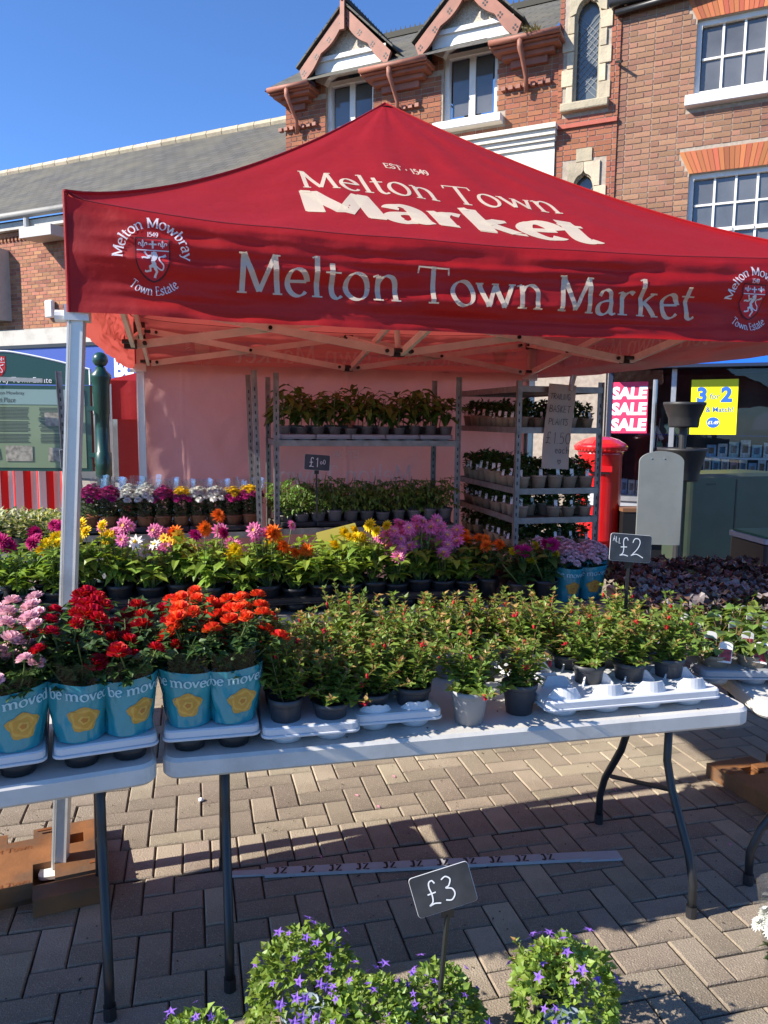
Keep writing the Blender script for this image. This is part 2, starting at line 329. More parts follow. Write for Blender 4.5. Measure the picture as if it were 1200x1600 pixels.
# handwriting in chalk or marker (unit height)
HAND = {
 '£': [cat_rom([(.5, .86), (.42, 1), (.28, .95), (.24, .75), (.28, .45), (.24, .15), (.08, .02), (.3, .06), (.55, 0)]), [(.1, .48), (.46, .5)]],
 '1': [[(.15, .8), (.28, 1), (.27, 0)]],
 '2': [cat_rom([(.1, .75), (.2, .97), (.42, .98), (.52, .78), (.4, .45), (.12, .12), (.05, .05), (.35, .14), (.75, -.04)])],
 '3': [cat_rom([(.12, .92), (.32, 1), (.48, .84), (.36, .6), (.22, .54), (.46, .44), (.52, .2), (.34, .0), (.1, .06)])],
 '5': [[(.45, .98), (.16, .98), (.14, .58)], cat_rom([(.14, .58), (.34, .64), (.5, .4), (.4, .08), (.1, .04)])],
 '0': [ell(.3, .5, .22, .46, 90, 460, 16)], 'o': [ell(.25, .3, .2, .28, 90, 460, 12)], '.': [[(.1, .0), (.14, .06)]],
 'T': [[(.05, .95), (.65, 1)], [(.35, .98), (.33, 0)]], 'R': [[(.12, 0), (.12, 1)], cat_rom([(.12, 1), (.45, .92), (.45, .6), (.12, .5)]), [(.2, .5), (.5, 0)]],
 'A': [[(.05, 0), (.3, 1), (.55, 0)], [(.15, .38), (.46, .38)]], 'I': [[(.1, 0), (.1, 1)]], 'L': [[(.1, 1), (.1, 0), (.45, .02)]], 'N': [[(.1, 0), (.1, 1), (.48, 0), (.48, 1)]],
 'G': [cat_rom([(.5, .85), (.3, 1), (.08, .7), (.1, .25), (.3, 0), (.5, .15), (.5, .42), (.32, .42)])], 'B': [[(.1, 0), (.1, 1)], cat_rom([(.1, 1), (.42, .9), (.38, .58), (.1, .52)]), cat_rom([(.1, .52), (.48, .4), (.45, .08), (.1, 0)])],
 'S': [cat_rom([(.45, .88), (.25, 1), (.1, .78), (.4, .42), (.42, .12), (.2, 0), (.04, .12)])], 'K': [[(.1, 0), (.1, 1)], [(.48, 1), (.12, .48), (.5, 0)]], 'E': [[(.46, 1), (.1, 1), (.1, 0), (.48, 0)], [(.1, .52), (.4, .52)]],
 'P': [[(.1, 0), (.1, 1)], cat_rom([(.1, 1), (.48, .88), (.44, .55), (.1, .48)])], 'e': [cat_rom([(.08, .32), (.42, .34), (.34, .56), (.14, .52), (.06, .25), (.2, .02), (.42, .1)])],
 'a': [cat_rom([(.42, .5), (.2, .58), (.06, .28), (.2, .02), (.38, .2), (.42, .5), (.42, .02)])], 'c': [cat_rom([(.38, .5), (.18, .56), (.06, .28), (.2, .02), (.4, .1)])], 'h': [[(.1, 1), (.1, 0)], cat_rom([(.1, .4), (.28, .56), (.4, .38), (.4, 0)])],
 'J': [[(.15, 1), (.5, 1)], cat_rom([(.4, 1), (.4, .25), (.25, 0), (.05, .15)])], 'Z': [[(.05, 1), (.5, 1), (.05, 0), (.55, 0)]], ' ': [],
 '@': [cat_rom([(.3, 0), (.08, .3), (.12, .5), (.26, .42), (.3, .3), (.36, .48), (.5, .46), (.5, .28), (.3, 0)])],
}
ADV = {'£': .68, '1': .45, '2': .8, '3': .65, '.': .25, 'I': .25, ' ': .3}
def hand(mb, text, h, w, fn, x0=0, y0=0, m=0):
    x = x0; S = []
    for ch in text:
        S += poly_strips([[(x + p[0] * h, y0 + p[1] * h) for p in P] for P in HAND[ch]], w); x += ADV.get(ch, .6) * h
    put_strips(mb, S, fn, m, .0001); return x
# ------------------------------------------------------------- leaves and petals
def perp(d):
    a = d.cross(V((0, 0, 1))); return a.normalized() if a.length > 1e-3 else V((1, 0, 0))
def leaf(mb, p, d, L, W, curl=.2, m=0, t=None, roll=0.0, big=False):
    s = perp(d); n = s.cross(d).normalized()
    if roll: s, n = s * cos(roll) + n * sin(roll), n * cos(roll) - s * sin(roll)
    p = V(p)
    if big:
        a = p + d * L * .3 + n * L * .05; b = p + d * L * .68 - n * L * curl * .3; tip = p + d * L - n * L * curl
        vs = [p, a - s * W / 2 + n * W * .16, a, a + s * W / 2 + n * W * .16, b - s * W * .38 + n * W * .1, b, b + s * W * .38 + n * W * .1, tip]
        mb.add(vs, [(0, 2, 1), (0, 3, 2), (1, 2, 5, 4), (2, 3, 6, 5), (4, 5, 7), (5, 6, 7)], m, t)
    else:
        a = p + d * L * .42; tip = p + d * L - n * L * curl
        mb.add([p, a - s * W / 2 + n * W * .18, a, a + s * W / 2 + n * W * .18, tip], [(0, 2, 1), (0, 3, 2), (1, 2, 4), (2, 3, 4)], m, t)
def sph(az, el): return V((cos(az) * cos(el), sin(az) * cos(el), sin(el)))
random.seed(5)
# ============================================================= SETTING
R14 = radians(14); E1 = V((cos(R14), sin(R14), 0)); E2 = V((-sin(R14), cos(R14), 0)); O0 = V((-1.05, 2.55, 0))
def S3(a, b, z=0.0): return O0 + E1 * a + E2 * b + V((0, 0, z))      # stall frame -> world
m_sand = mat('joint_sand', (.045, .038, .03), .95, var=.5, nscale=30, bump=.5, bscale=90)
m_pav = mat('paver', (.325, .27, .20), .88, tint=.22, orand=.2, speck=.7, col2=(.26, .21, .155), nscale=3, bump=.5, bscale=170, dirt=.3)
g = MB(); g.add([(-150, -40, -.008), (150, -40, -.008), (150, 200, -.008), (-150, 200, -.008)], [(0, 1, 2, 3)])
gr = g.build('ground', m_sand); tag(gr, kind='structure')
pv = thing('pavement', None, None, S3(0, 0), R14); tag(pv, kind='structure')
def paver_mesh(mb, x0, y0, lx, ly, h=.014, t=None, jig=0.0):
    g_ = .0028; x1, y1 = x0 + lx - g_, y0 + ly - g_; x0 += g_; y0 += g_; c = .0045; dz = RU(-jig, jig); tl = [RU(-jig, jig) * .6 for _ in range(4)]
    vs = [(x0, y0, -h), (x1, y0, -h), (x1, y1, -h), (x0, y1, -h), (x0, y0, -c + dz), (x1, y0, -c + dz), (x1, y1, -c + dz), (x0, y1, -c + dz),
          (x0 + c, y0 + c, dz + tl[0]), (x1 - c, y0 + c, dz + tl[1]), (x1 - c, y1 - c, dz + tl[2]), (x0 + c, y1 - c, dz + tl[3])]
    fs = [(8, 9, 10, 11)]
    for i in range(4): j = (i + 1) % 4; fs += [(i, j, 4 + j, 4 + i), (4 + i, 4 + j, 8 + j, 8 + i)]
    mb.add(vs, fs, 0, t)
W_ = .1025; bricks = []
def near_key(x, y):
    P = S3(x, y); d = P.y
    if d < .9: return 99
    u = P.x / d
    vis = -0.56 < u < .56 and d > 1.75
    if P.y > 3.45: vis = False
    return d if vis else 50 + d
BAND0, BAND1 = -.01, .20
for j in range(-26, 95):
    for i in range(-45, 62):
        for vert, ok in ((0, (i - j) % 4 == 0), (1, (i - j) % 4 == 3)):
            if not ok: continue
            x, y = i * W_, j * W_ - .02; lx, ly = (W_, 2 * W_) if vert else (2 * W_, W_)
            if y < BAND1 and y + ly > BAND0:           # cut against the straight course
                if y < BAND0 - .02: ly = BAND0 - y
                elif y + ly > BAND1 + .02: ly = y + ly - BAND1; y = BAND1
                else: continue
            bricks.append((near_key(x + lx / 2, y + ly / 2), x, y, lx, ly))
for i in range(-45, 62): bricks.append((near_key(i * W_, .1), i * W_ + .03, BAND0, W_, BAND1 - BAND0))
bricks.sort(key=lambda q: q[0])
cache = {}
for k, (d, x, y, lx, ly) in enumerate(bricks[:300]):
    key = (round(lx, 3), round(ly, 3), k % 3)
    if key not in cache:
        b = MB(); paver_mesh(b, -lx / 2, -ly / 2, lx, ly, jig=.0012); cache[key] = b.mesh('paver', m_pav)
    o = ob('paver', cache[key], pv, (x + lx / 2, y + ly / 2, RU(-.0012, .0012))); o.rotation_euler = (RU(-.006, .006), RU(-.006, .006), RU(-.012, .012))
b = MB()
for d, x, y, lx, ly in bricks[300:]: paver_mesh(b, x, y, lx, ly, jig=.0012)
tag(b.build('paving_blocks', m_pav, pv), kind='stuff')

# ------------------------------------------------------------- buildings along the street (frame turned 26 degrees)
FA = radians(-26); F0 = V((3.33, 10, 0)); FT = V((cos(FA), sin(FA), 0)); FN = V((sin(-FA), cos(FA), 0))
def FP(s, y, z): return F0 + FT * s + FN * y + V((0, 0, z))
class Bld:
    def __init__(s, name, label, sc_, cat='building'):
        s.c = sc_; s.o = thing(name, label, cat, FP(sc_, 0, 0), FA)
    def part(s, mb, name, mats, smooth=False, under=None, kind=None):
        o = mb.build(name, mats, under if under is not None else s.o, smooth, (0, 0, 0) if under is not None else (-s.c, 0, 0))
        if kind: o['kind'] = kind
        return o
m_mort = mat('mortar', (.42, .35, .28), .95, var=.25, nscale=20)
m_brR = mat('brick_orange_brown', (.31, .16, .098), .9, tint=.22, orand=.2, col2=(.26, .13, .08), nscale=9, bump=.4, bscale=70)
m_brM = mat('brick_red', (.34, .11, .062), .9, tint=.18, orand=.2, col2=(.30, .10, .06), nscale=9, bump=.3, bscale=70)
m_brL = mat('brick_left', (.38, .165, .085), .9, tint=.28, col2=(.31, .13, .08), nscale=9)
m_rub = mat('rubbed_brick', (.40, .12, .05), .85, tint=.2, orand=.2, bump=.2)
m_white = mat('white_paint', (.78, .76, .72), .55, var=.1, nscale=4, bump=.1, bscale=30, dirt=.25)
m_cream = mat('cream_render', (.74, .70, .60), .7, var=.08, nscale=3, dirt=.2, bump=.2, bscale=20)
m_stone = mat('stone', (.55, .46, .32), .9, tint=.16, orand=.12, col2=(.42, .36, .26), nscale=7, bump=.5, bscale=40, dirt=.35)
m_terra = mat('painted_terracotta', (.36, .135, .085), .6, var=.3, nscale=5, dirt=.35)
m_pebble = mat('pebbledash', (.62, .56, .45), .95, var=.4, nscale=60, bump=1.0, bscale=55)
m_black = mat('black_iron', (.012, .012, .013), .4)
m_lead = mat('lead', (.25, .26, .27), .5, var=.3, nscale=10)
m_glassw = mat('window_glass', (.12, .125, .13), .05, spec=.7, coat=.3, var=.45, nscale=1.6)
m_glass_lead = mat('leaded_glass', (.075, .085, .09), .12, spec=.8, tint=.45)
def slate_mat(name, col):
    m = bpy.data.materials.new(name); m.use_nodes = True; N = m.node_tree.nodes; Lk = m.node_tree.links; b_ = N['Principled BSDF']; b_.inputs['Roughness'].default_value = .85
    tc = N.new('ShaderNodeTexCoord'); mp = N.new('ShaderNodeMapping'); Lk.new(tc.outputs['UV'], mp.inputs[0]); br = N.new('ShaderNodeTexBrick')
    br.inputs['Scale'].default_value = 1; br.inputs['Brick Width'].default_value = .26; br.inputs['Row Height'].default_value = .17; br.inputs['Mortar Size'].default_value = .008; br.inputs['Mortar Smooth'].default_value = .3
    br.inputs['Color1'].default_value = (*col, 1); br.inputs['Color2'].default_value = (*[c * .68 for c in col], 1); br.inputs['Mortar'].default_value = (*[c * .3 for c in col], 1)
    Lk.new(mp.outputs[0], br.inputs[0]); nz = N.new('ShaderNodeTexNoise'); nz.inputs['Scale'].default_value = 1.3; nz.inputs['Detail'].default_value = 8; Lk.new(tc.outputs['UV'], nz.inputs[0])
    mr = N.new('ShaderNodeMapRange'); mr.inputs[1].default_value = .4; mr.inputs[2].default_value = .7; mr.inputs[4].default_value = .6; Lk.new(nz.outputs[0], mr.inputs[0])
    x = N.new('ShaderNodeMix'); x.data_type = 'RGBA'; Lk.new(mr.outputs[0], x.inputs[0]); Lk.new(br.outputs[0], x.inputs[6]); x.inputs[7].default_value = (.15, .135, .09, 1)
    Lk.new(x.outputs[2], b_.inputs['Base Color']); bp = N.new('ShaderNodeBump'); bp.inputs['Strength'].default_value = .8; bp.inputs['Distance'].default_value = .02; bp.invert = True; Lk.new(br.outputs['Fac'], bp.inputs['Height']); Lk.new(bp.outputs[0], b_.inputs['Normal'])
    return m
m_slate = slate_mat('slate', (.105, .10, .088))
def uv_plane(o, scale=1.0):     # planar UV in metres on each face: u along x, v up the slope
    me = o.data; uv = me.uv_layers.new(name='uv')
    for p in me.polygons:
        n = p.normal; ux = V((1, 0, 0)) if abs(n.x) < .8 else V((0, 1, 0)); uy = n.cross(ux).normalized()
        for li in p.loop_indices: c = me.vertices[me.loops[li].vertex_index].co; uv.data[li].uv = (c.dot(ux), c.dot(uy))
def brick_field(s0, s1, z0, z1, holes, seed, st=.205, ch=.067, head=True):
    rnd = random.Random(seed); out = []; nz = int((z1 - z0) / ch)
    for k in range(nz):
        z = z0 + k * ch; s = s0 - (st * .5 if k % 2 else 0); q = 0
        while s < s1:
            ln = st if (not head or (q + k) % 2) else st * .5
            a, b_ = max(s, s0), min(s + ln - .01, s1); q += 1; s += ln; segs = [(a, b_)]
            for (h0, h1, g0, g1) in holes:
                if z + ch - .01 <= g0 or z >= g1: continue
                ns = []
                for (x0, x1) in segs:
                    if x1 <= h0 or x0 >= h1: ns.append((x0, x1))
                    else:
                        if x0 < h0: ns.append((x0, h0))
                        if x1 > h1: ns.append((h1, x1))
                segs = ns
            for x0, x1 in segs:
                if x1 - x0 > .02: out.append((x0, x1, z, z + ch - .01, rnd.random(), rnd.uniform(-.002, .002)))
    return out
def brick_add(mb, q, y=0.0, pr=.007):
    x0, x1, z0, z1, t, j = q; yf = y - pr + j
    mb.add([(x0, yf, z0), (x1, yf, z0), (x1, yf, z1), (x0, yf, z1), (x0, y + .01, z0), (x1, y + .01, z0), (x1, y + .01, z1), (x0, y + .01, z1)],
           [(0, 1, 2, 3), (1, 5, 6, 2), (4, 0, 3, 7), (3, 2, 6, 7), (1, 0, 4, 5)], 0, t)
def wall_with_holes(mb, s0, s1, z0, z1, holes, y0, y1):
    xs = sorted({s0, s1, *[h[0] for h in holes], *[h[1] for h in holes]}); zs = sorted({z0, z1, *[h[2] for h in holes], *[h[3] for h in holes]})
    xs = [x for x in xs if s0 <= x <= s1]; zs = [z for z in zs if z0 <= z <= z1]
    for a, b_ in zip(xs, xs[1:]):
        for c, d in zip(zs, zs[1:]):
            if any(h[0] <= a + 1e-6 and h[1] >= b_ - 1e-6 and h[2] <= c + 1e-6 and h[3] >= d - 1e-6 for h in holes): continue
            mb.bb(a, b_, y0, y1, c, d)
def window(B, s0, s1, z0, z1, cols, rows, y=.09, fr=.055, bar=.026, meet=None, name='window', gl=None):
    gl = gl or m_glassw; w = MB(); d = .05
    for (a, b_, c, e) in ((s0, s0 + fr, z0, z1), (s1 - fr, s1, z0, z1), (s0 + fr, s1 - fr, z1 - fr, z1), (s0 + fr, s1 - fr, z0, z0 + fr * 1.3)): w.bb(a, b_, y - d, y + d, c, e)
    ix0, ix1, iz0, iz1 = s0 + fr, s1 - fr, z0 + fr * 1.3, z1 - fr
    zsp = [iz0 + (iz1 - iz0) * k / rows for k in range(rows + 1)]; xsp = [ix0 + (ix1 - ix0) * k / cols for k in range(cols + 1)]
    for x in xsp[1:-1]: w.bb(x - bar / 2, x + bar / 2, y - .018, y + .02, iz0, iz1)
    for k, z in enumerate(zsp[1:-1]):
        h = bar * (1.7 if meet == k + 1 else .92)
        for a, b_ in zip(xsp, xsp[1:]): w.bb(a + bar / 2, b_ - bar / 2, y - .021 - (.02 if meet == k + 1 else 0), y + .018, z - h / 2, z + h / 2)
    f = B.part(w, name, m_white)
    for i in range(cols):
        for k in range(rows):
            p = MB(); tl = RU(-.004, .004); tw = RU(-.004, .004)
            x0, x1, q0, q1 = xsp[i] + bar / 2 - .004, xsp[i + 1] - bar / 2 + .004, zsp[k] + bar / 2 - .004, zsp[k + 1] - bar / 2 + .004
            p.add([(x0, y + .004 + tl, q0), (x1, y + .004 + tl + tw, q0), (x1, y + .004 - tl + tw, q1), (x0, y + .004 - tl, q1)], [(0, 1, 2, 3)])
            B.part(p, 'pane', gl, under=f)
    return f
def arch_bricks(B, s0, s1, z0, h, n, spl=.13):
    for k in range(n):
        a, b_ = k / n, (k + 1) / n; g_ = .0025; cx = (s0 + s1) / 2
        lo0, lo1 = s0 + (s1 - s0) * a + g_, s0 + (s1 - s0) * b_ - g_; hi0 = s0 - spl + (s1 - s0 + 2 * spl) * a + g_; hi1 = s0 - spl + (s1 - s0 + 2 * spl) * b_ - g_
        q = MB(); q.prism([(lo0, z0), (lo1, z0), (hi1, z0 + h), (hi0, z0 + h)], lambda x, z: V((x, -.012, z)), lambda x, z: V((x, .02, z))); B.part(q, 'arch_brick', m_rub)

# --- right building: orange-brown brick, sash windows, shop below
BR = Bld('brick_building', 'orange-brown brick building with white sash windows above a blue shopfront', 1.7)
UW = (.40, 1.46, 5.55, 6.42); LW = (.40, 1.46, 3.3, 4.66)
UWr = (2.3, 3.36, 5.55, 6.42); LWr = (2.3, 3.36, 3.3, 4.66)
SHOP = (-.44, 3.9, .62, 2.34)
hol = [UW, LW, UWr, LWr, SHOP]
w = MB(); wall_with_holes(w, -.48, 4.0, 0, 6.9, hol, 0, .3); BR.part(w, 'wall', m_mort)
def arch_hole(h): return [(h[0] - .13 + .13 * (1 - f) - 0.0, h[1] + .13 * f, h[3] + .27 * f0, h[3] + .27 * f1) for f, f0, f1 in ((.2, 0, .28), (.5, .28, .56), (.8, .56, .84), (1, .84, 1.0))]
ah = []
for h in (UW, LW, UWr, LWr): ah += [(h[0] - .13 * f, h[1] + .13 * f, h[3] + .27 * f0, h[3] + .27 * f1) for f, f0, f1 in ((.2, 0, .28), (.5, .28, .56), (.8, .56, .84), (1, .84, 1.0))]
sills = [(h[0] - .09, h[1] + .09, h[2] - .13, h[2]) for h in (UW, UWr)] + [(h[0] - .09, h[1] + .09, h[2] - .13, h[2]) for h in (LW, LWr)]
fld = brick_field(-.48, 4.0, 3.1, 6.88, [h for h in hol] + ah + sills, 3)
fld.sort(key=lambda q: (q[0] > 1.32, q[2] < 3.55, abs(q[0] - .3)))
for q in fld[:300]:
    m_ = MB(); cx, cz = (q[0] + q[1]) / 2, (q[2] + q[3]) / 2
    key = ('b', round(q[1] - q[0], 3))
    if key not in cache:
        hw = (q[1] - q[0]) / 2; brick_add(m_, (-hw, hw, -.0285, .0285, .5, 0)); cache[key] = m_.mesh('brick', m_brR)
    ob('brick', cache[key], BR.o, (cx - BR.c, q[5], cz))
m_ = MB()
for q in fld[300:]: brick_add(m_, q)
BR.part(m_, 'brickwork', m_brR, kind='stuff')
for h, rows, meet in ((UW, 2, None), (LW, 4, 2), (UWr, 2, None), (LWr, 4, 2)):
    window(BR, *h, 4, rows, meet=meet, y=.1); arch_bricks(BR, h[0], h[1], h[3] + .002, .265, 21)
    q = MB(); q.rbox(((h[0] + h[1]) / 2, -.02, h[2] - .065), (h[1] - h[0] + .17, .2, .125), .01, ch=.008); BR.part(q, 'sill', m_white)
    if meet:                                       # pale blind pulled part way down behind the upper sash
        q = MB(); q.bb(h[0] + .06, h[1] - .06, .135, .14, h[3] - .42, h[3] - .05); BR.part(q, 'blind', m_white)
q = MB(); q.bb(-.48, 4, .3, .32, 2.9, 6.7); BR.part(q, 'room_back', m_black)
# gutter
q = MB(); q.tube([(-.62, -.1, 6.78), (4, -.1, 6.84)], .055, 10); q.tube([(-.55, -.08, 6.66), (.2, -.1, 6.70), (.9, -.1, 6.80)], .04, 8); q.bb(-.5, 4, -.1, .0, 6.83, 6.9); BR.part(q, 'gutter', m_black, True)
q = MB(); q.add([(-.55, -.18, 6.9), (4.1, -.18, 6.9), (4.1, 3, 8.6), (-.55, 3, 8.6)], [(0, 1, 2, 3)]); o = BR.part(q, 'roof', m_slate); uv_plane(o)
# shopfront
m_blue = mat('shop_blue', (.01, .13, .62), .35, coat=.3); m_navy = mat('shop_navy', (.012, .02, .05), .4); m_yel = mat('shop_yellow', (.9, .72, .02), .5)
m_grey = mat('grey_panel', (.35, .37, .40), .5, var=.1); m_alu = mat('aluminium', (.42, .44, .46), .38, metal=.6, var=.15, nscale=15)
q = MB(); q.bb(-.48, 3.95, -.22, -.01, 2.36, 2.98); BR.part(q, 'fascia', m_blue)
q = MB(); q.bb(-.48, 3.95, -.25, -.0, 2.32, 2.358); BR.part(q, 'fascia_trim', m_navy)
q = MB(); q.lathe([(.2, -.004), (.2, .004)], 20); q.v = [(v[0] + 1.55, -.224 + v[2], v[1] + 2.62) for v in q.v]; BR.part(q, 'fascia_disc', m_yel)
q = MB(); q.bb(-.44, 3.9, -.06, .06, .0, .62); BR.part(q, 'stall_riser', m_grey)
q = MB(); q.bb(-.46, 3.92, -.09, .1, .622, .68); BR.part(q, 'window_sill', m_alu)
for x in (-.42, .36, 1.72, 3.0, 3.88):
    q = MB(); q.bb(x - .03, x + .03, -.02, .05, .682, 2.316); BR.part(q, 'mullion', m_alu if x > .3 else m_navy)
gl_shop = glass('shop_glass', (.93, .95, .95), 1.0)
for a, b_ in ((-.39, .33), (.39, 1.69), (1.75, 2.97), (3.03, 3.85)):
    q = MB(); q.add([(a, .01, .685), (b_, .01, .685), (b_, .01, 2.31), (a, .01, 2.31)], [(0, 1, 2, 3)]); BR.part(q, 'pane', gl_shop)
m_shopin = mat('shop_interior', (.10, .09, .09), .8, var=.5, nscale=3)
q = MB(); q.bb(-.44, 3.9, 1.5, 1.52, .3, 2.34); q.bb(-.44, 3.9, .06, 1.5, .3, .62); q.bb(-.46, -.44, .06, 1.5, .3, 2.34); q.bb(3.9, 3.92, .06, 1.5, .3, 2.34); q.bb(-.44, 3.9, .06, 1.5, 2.33, 2.36); BR.part(q, 'shop_interior', m_shopin)
q = MB()
for k in range(150): q.lathe([(.008, -.001), (.008, .001)], 6, c=(0, 0, 0)); q.v[-12:] = [(v[0] - .38 + k * .0275, .02 + v[2], v[1] + 1.49) for v in q.v[-12:]]
m_dblue = mat('deep_blue', (.02, .05, .45), .5); BR.part(q, 'dotted_strip', m_dblue)
# posters and goods in the window (things of their own)
def poster(name, label, s0, s1, z0, z1, col, parts, tilt=0.0):
    t = thing(name, label, 'poster', FP((s0 + s1) / 2, -.012, (z0 + z1) / 2), FA); t.rotation_euler = (0, tilt, FA)
    q = MB(); q.box((0, 0, 0), (s1 - s0, .004, z1 - z0)); q.build('sheet', col, t)
    for nm, mm, fn in parts: q = MB(); fn(q); q.build(nm, mm, t)
    return t
m_pinkr = mat('poster_red', (.75, .03, .11), .5); m_wh = mat('print_white', (.85, .85, .85), .6); m_py = mat('poster_yellow', (.85, .78, .0), .5); m_pb = mat('print_blue', (.015, .12, .5), .6)
PL = lambda x, y: V((x, -.004, y))
poster('sale_poster', 'pink-red poster reading SALE three times in white in the shop window', -.42, .055, 1.50, 2.16, m_pinkr,
       [('lettering', m_wh, lambda q: [sans(q, 'SALE', .205, lambda x, y, d=d: V((x, -.004, y + d)), bold=.011, shear=.08) for d in (.12, -.085, -.29)])], radians(-.8))
poster('offer_poster', 'yellow poster reading 3 for 2 Mix & Match in the shop window', .57, 1.105, 1.50, 2.18, m_py,
       [('lettering', m_pb, lambda q: [sans(q, '3', .24, lambda x, y: V((x - .14, -.004, y + .07)), bold=.012), sans(q, 'for', .1, lambda x, y: V((x, -.004, y + .1)), shear=.2), sans(q, '2', .24, lambda x, y: V((x + .14, -.004, y + .07)), bold=.012), sans(q, 'Mix & Match!', .088, lambda x, y: V((x - .01, -.004, y - .06)), bold=.001)]),
        ('price_disc', m_pb, lambda q: q.prism(ell(0, -.19, .072, .065, 0, 345, 20), lambda x, z: V((x, -.003, z)), lambda x, z: V((x, -.0045, z)))),
        ('price', m_wh, lambda q: sans(q, '£1.49', .055, lambda x, y: V((x, -.0062, y - .21)), bold=.002, shear=.15))], radians(-.6))
m_paper = mat('shop_paper', (.7, .7, .66), .7); cols = [(.75, .74, .68), (.35, .55, .75), (.76, .77, .72), (.5, .68, .66), (.72, .65, .55), (.3, .62, .7), (.8, .79, .74), (.7, .4, .38)]
bx_i = 0
for row, (z, n, s0, s1, y) in enumerate(((1.0, 9, .74, 1.68, .16), (1.215, 7, .76, 1.68, .3), (.69, 12, .44, 1.68, .16), (1.0, 8, 1.8, 2.9, .2), (.69, 7, -.36, .3, .2))):
    q = MB(); q.bb(s0 - .02, s1, y - .09, y + .12, z - .022, z - .002); t = thing('display_shelf', ['white display shelf of boxed gifts behind the yellow poster', 'upper display shelf of gift boxes in the shop window', 'bottom ledge of gift boxes inside the shop window', 'display shelf of gift boxes at the far right of the shop window', 'low ledge of gifts inside the window below the pink-red poster'][row], 'shelf', FP((s0 + s1) / 2, 0, 0), FA)
    q.v = [(v[0] - (s0 + s1) / 2, v[1], v[2]) for v in q.v]; q.build('board', m_wh, t)
    q = MB()
    for k in range(n):
        wd_ = (s1 - s0) / n; h = RU(.15, .22); c = cols[(k * 5 + row) % 8]
        gb = thing('gift_box', 'gift box, %s from the left on the %s' % (ORD[k], ['shelf behind the yellow poster', 'upper shop window shelf', 'bottom shop window ledge', 'far right shop window shelf', 'ledge below the pink-red poster'][row]), 'box', FP(s0 + wd_ * (k + .5), y, z), FA, 'gift boxes in the shop window')
        q = MB(); q.box((0, 0, h / 2), (wd_ * .84, .07, h)); q.build('carton', mat('carton_%d' % ((k * 5 + row) % 8), c, .5, var=.5, nscale=25), gb)
        q = MB(); q.box((0, -.0365, h * .52), (wd_ * .5, .002, h * .5)); q.build('picture', mat('picture_%d' % (k % 3), [(.3, .2, .12), (.1, .2, .3), (.4, .35, .3)][k % 3], .5, var=.8, nscale=40), gb)
# rack of greetings cards left of the window
rk = thing('card_rack', 'slanted rack of colourful cards inside the window beside the pink-red poster', 'rack', FP(.2, .25, 0), FA)
for k in range(16):
    q = MB(); q.box((RU(-.05, .08) + (k % 4) * .06 - .05, (k % 3) * .03, .8 + (k // 4) * .24 + RU(-.03, .03)), (.05, .006, .2), R=Matrix.Rotation(RU(-.5, .1), 3, 'Y')); q.build('card', mat('card_%d' % (k % 5), [(.6, .55, .1), (.05, .35, .5), (.55, .08, .08), (.6, .6, .55), (.1, .4, .25)][k % 5], .5, var=.5, nscale=30), rk)
q = MB(); q.tube([(-.1, .06, .6), (-.02, .06, 1.7)], .008); q.tube([(.2, .06, .6), (.2, .06, 1.7)], .008); q.build('rail', m_alu, rk)
q = MB(); q.prism(ell(0, 0, .22, .24, 0, 180, 16), lambda x, z: V((x, 0, z)), lambda x, z: V((x, .01, z))); o = q.build('hanging_sign', mat('plum', (.09, .04, .08), .5), None); o.location = FP(1.5, .12, 1.56); o.rotation_euler = (0, 0, FA); tag(o, 'plum half-round sign hanging in the shop window right of the yellow poster', 'sign')

# --- stair tower with lancet windows
BT = Bld('stair_tower', 'narrow red brick stair tower with two lancet windows in stone surrounds', -.87, 'tower')
TW1 = (-1.055, -.735, 5.70, 6.98); TW2 = (-1.02, -.735, 3.6, 4.86)
q = MB(); wall_with_holes(q, -1.25, -.482, 0, 9, [TW1, TW2], -.02, .3); BT.part(q, 'wall', m_mort)
def lancet(h, ogee):
    s0, s1, z0, z1 = h; c = (s0 + s1) / 2; hw = (s1 - s0) / 2; pts = [(s0, z0), (s1, z0)]; sp = z1 - .3
    R_ = [(s1, sp), (s1 - hw * .12, sp + .13), (s1 - hw * .42, sp + .22)] + ([(s1 - hw * .85, sp + .26), (c, z1)] if ogee else [(s1 - hw * .75, sp + .27), (c, z1)])
    R_ = cat_rom(R_, 4); return pts + R_ + [(2 * c - x, z) for x, z in reversed(R_[:-1])]
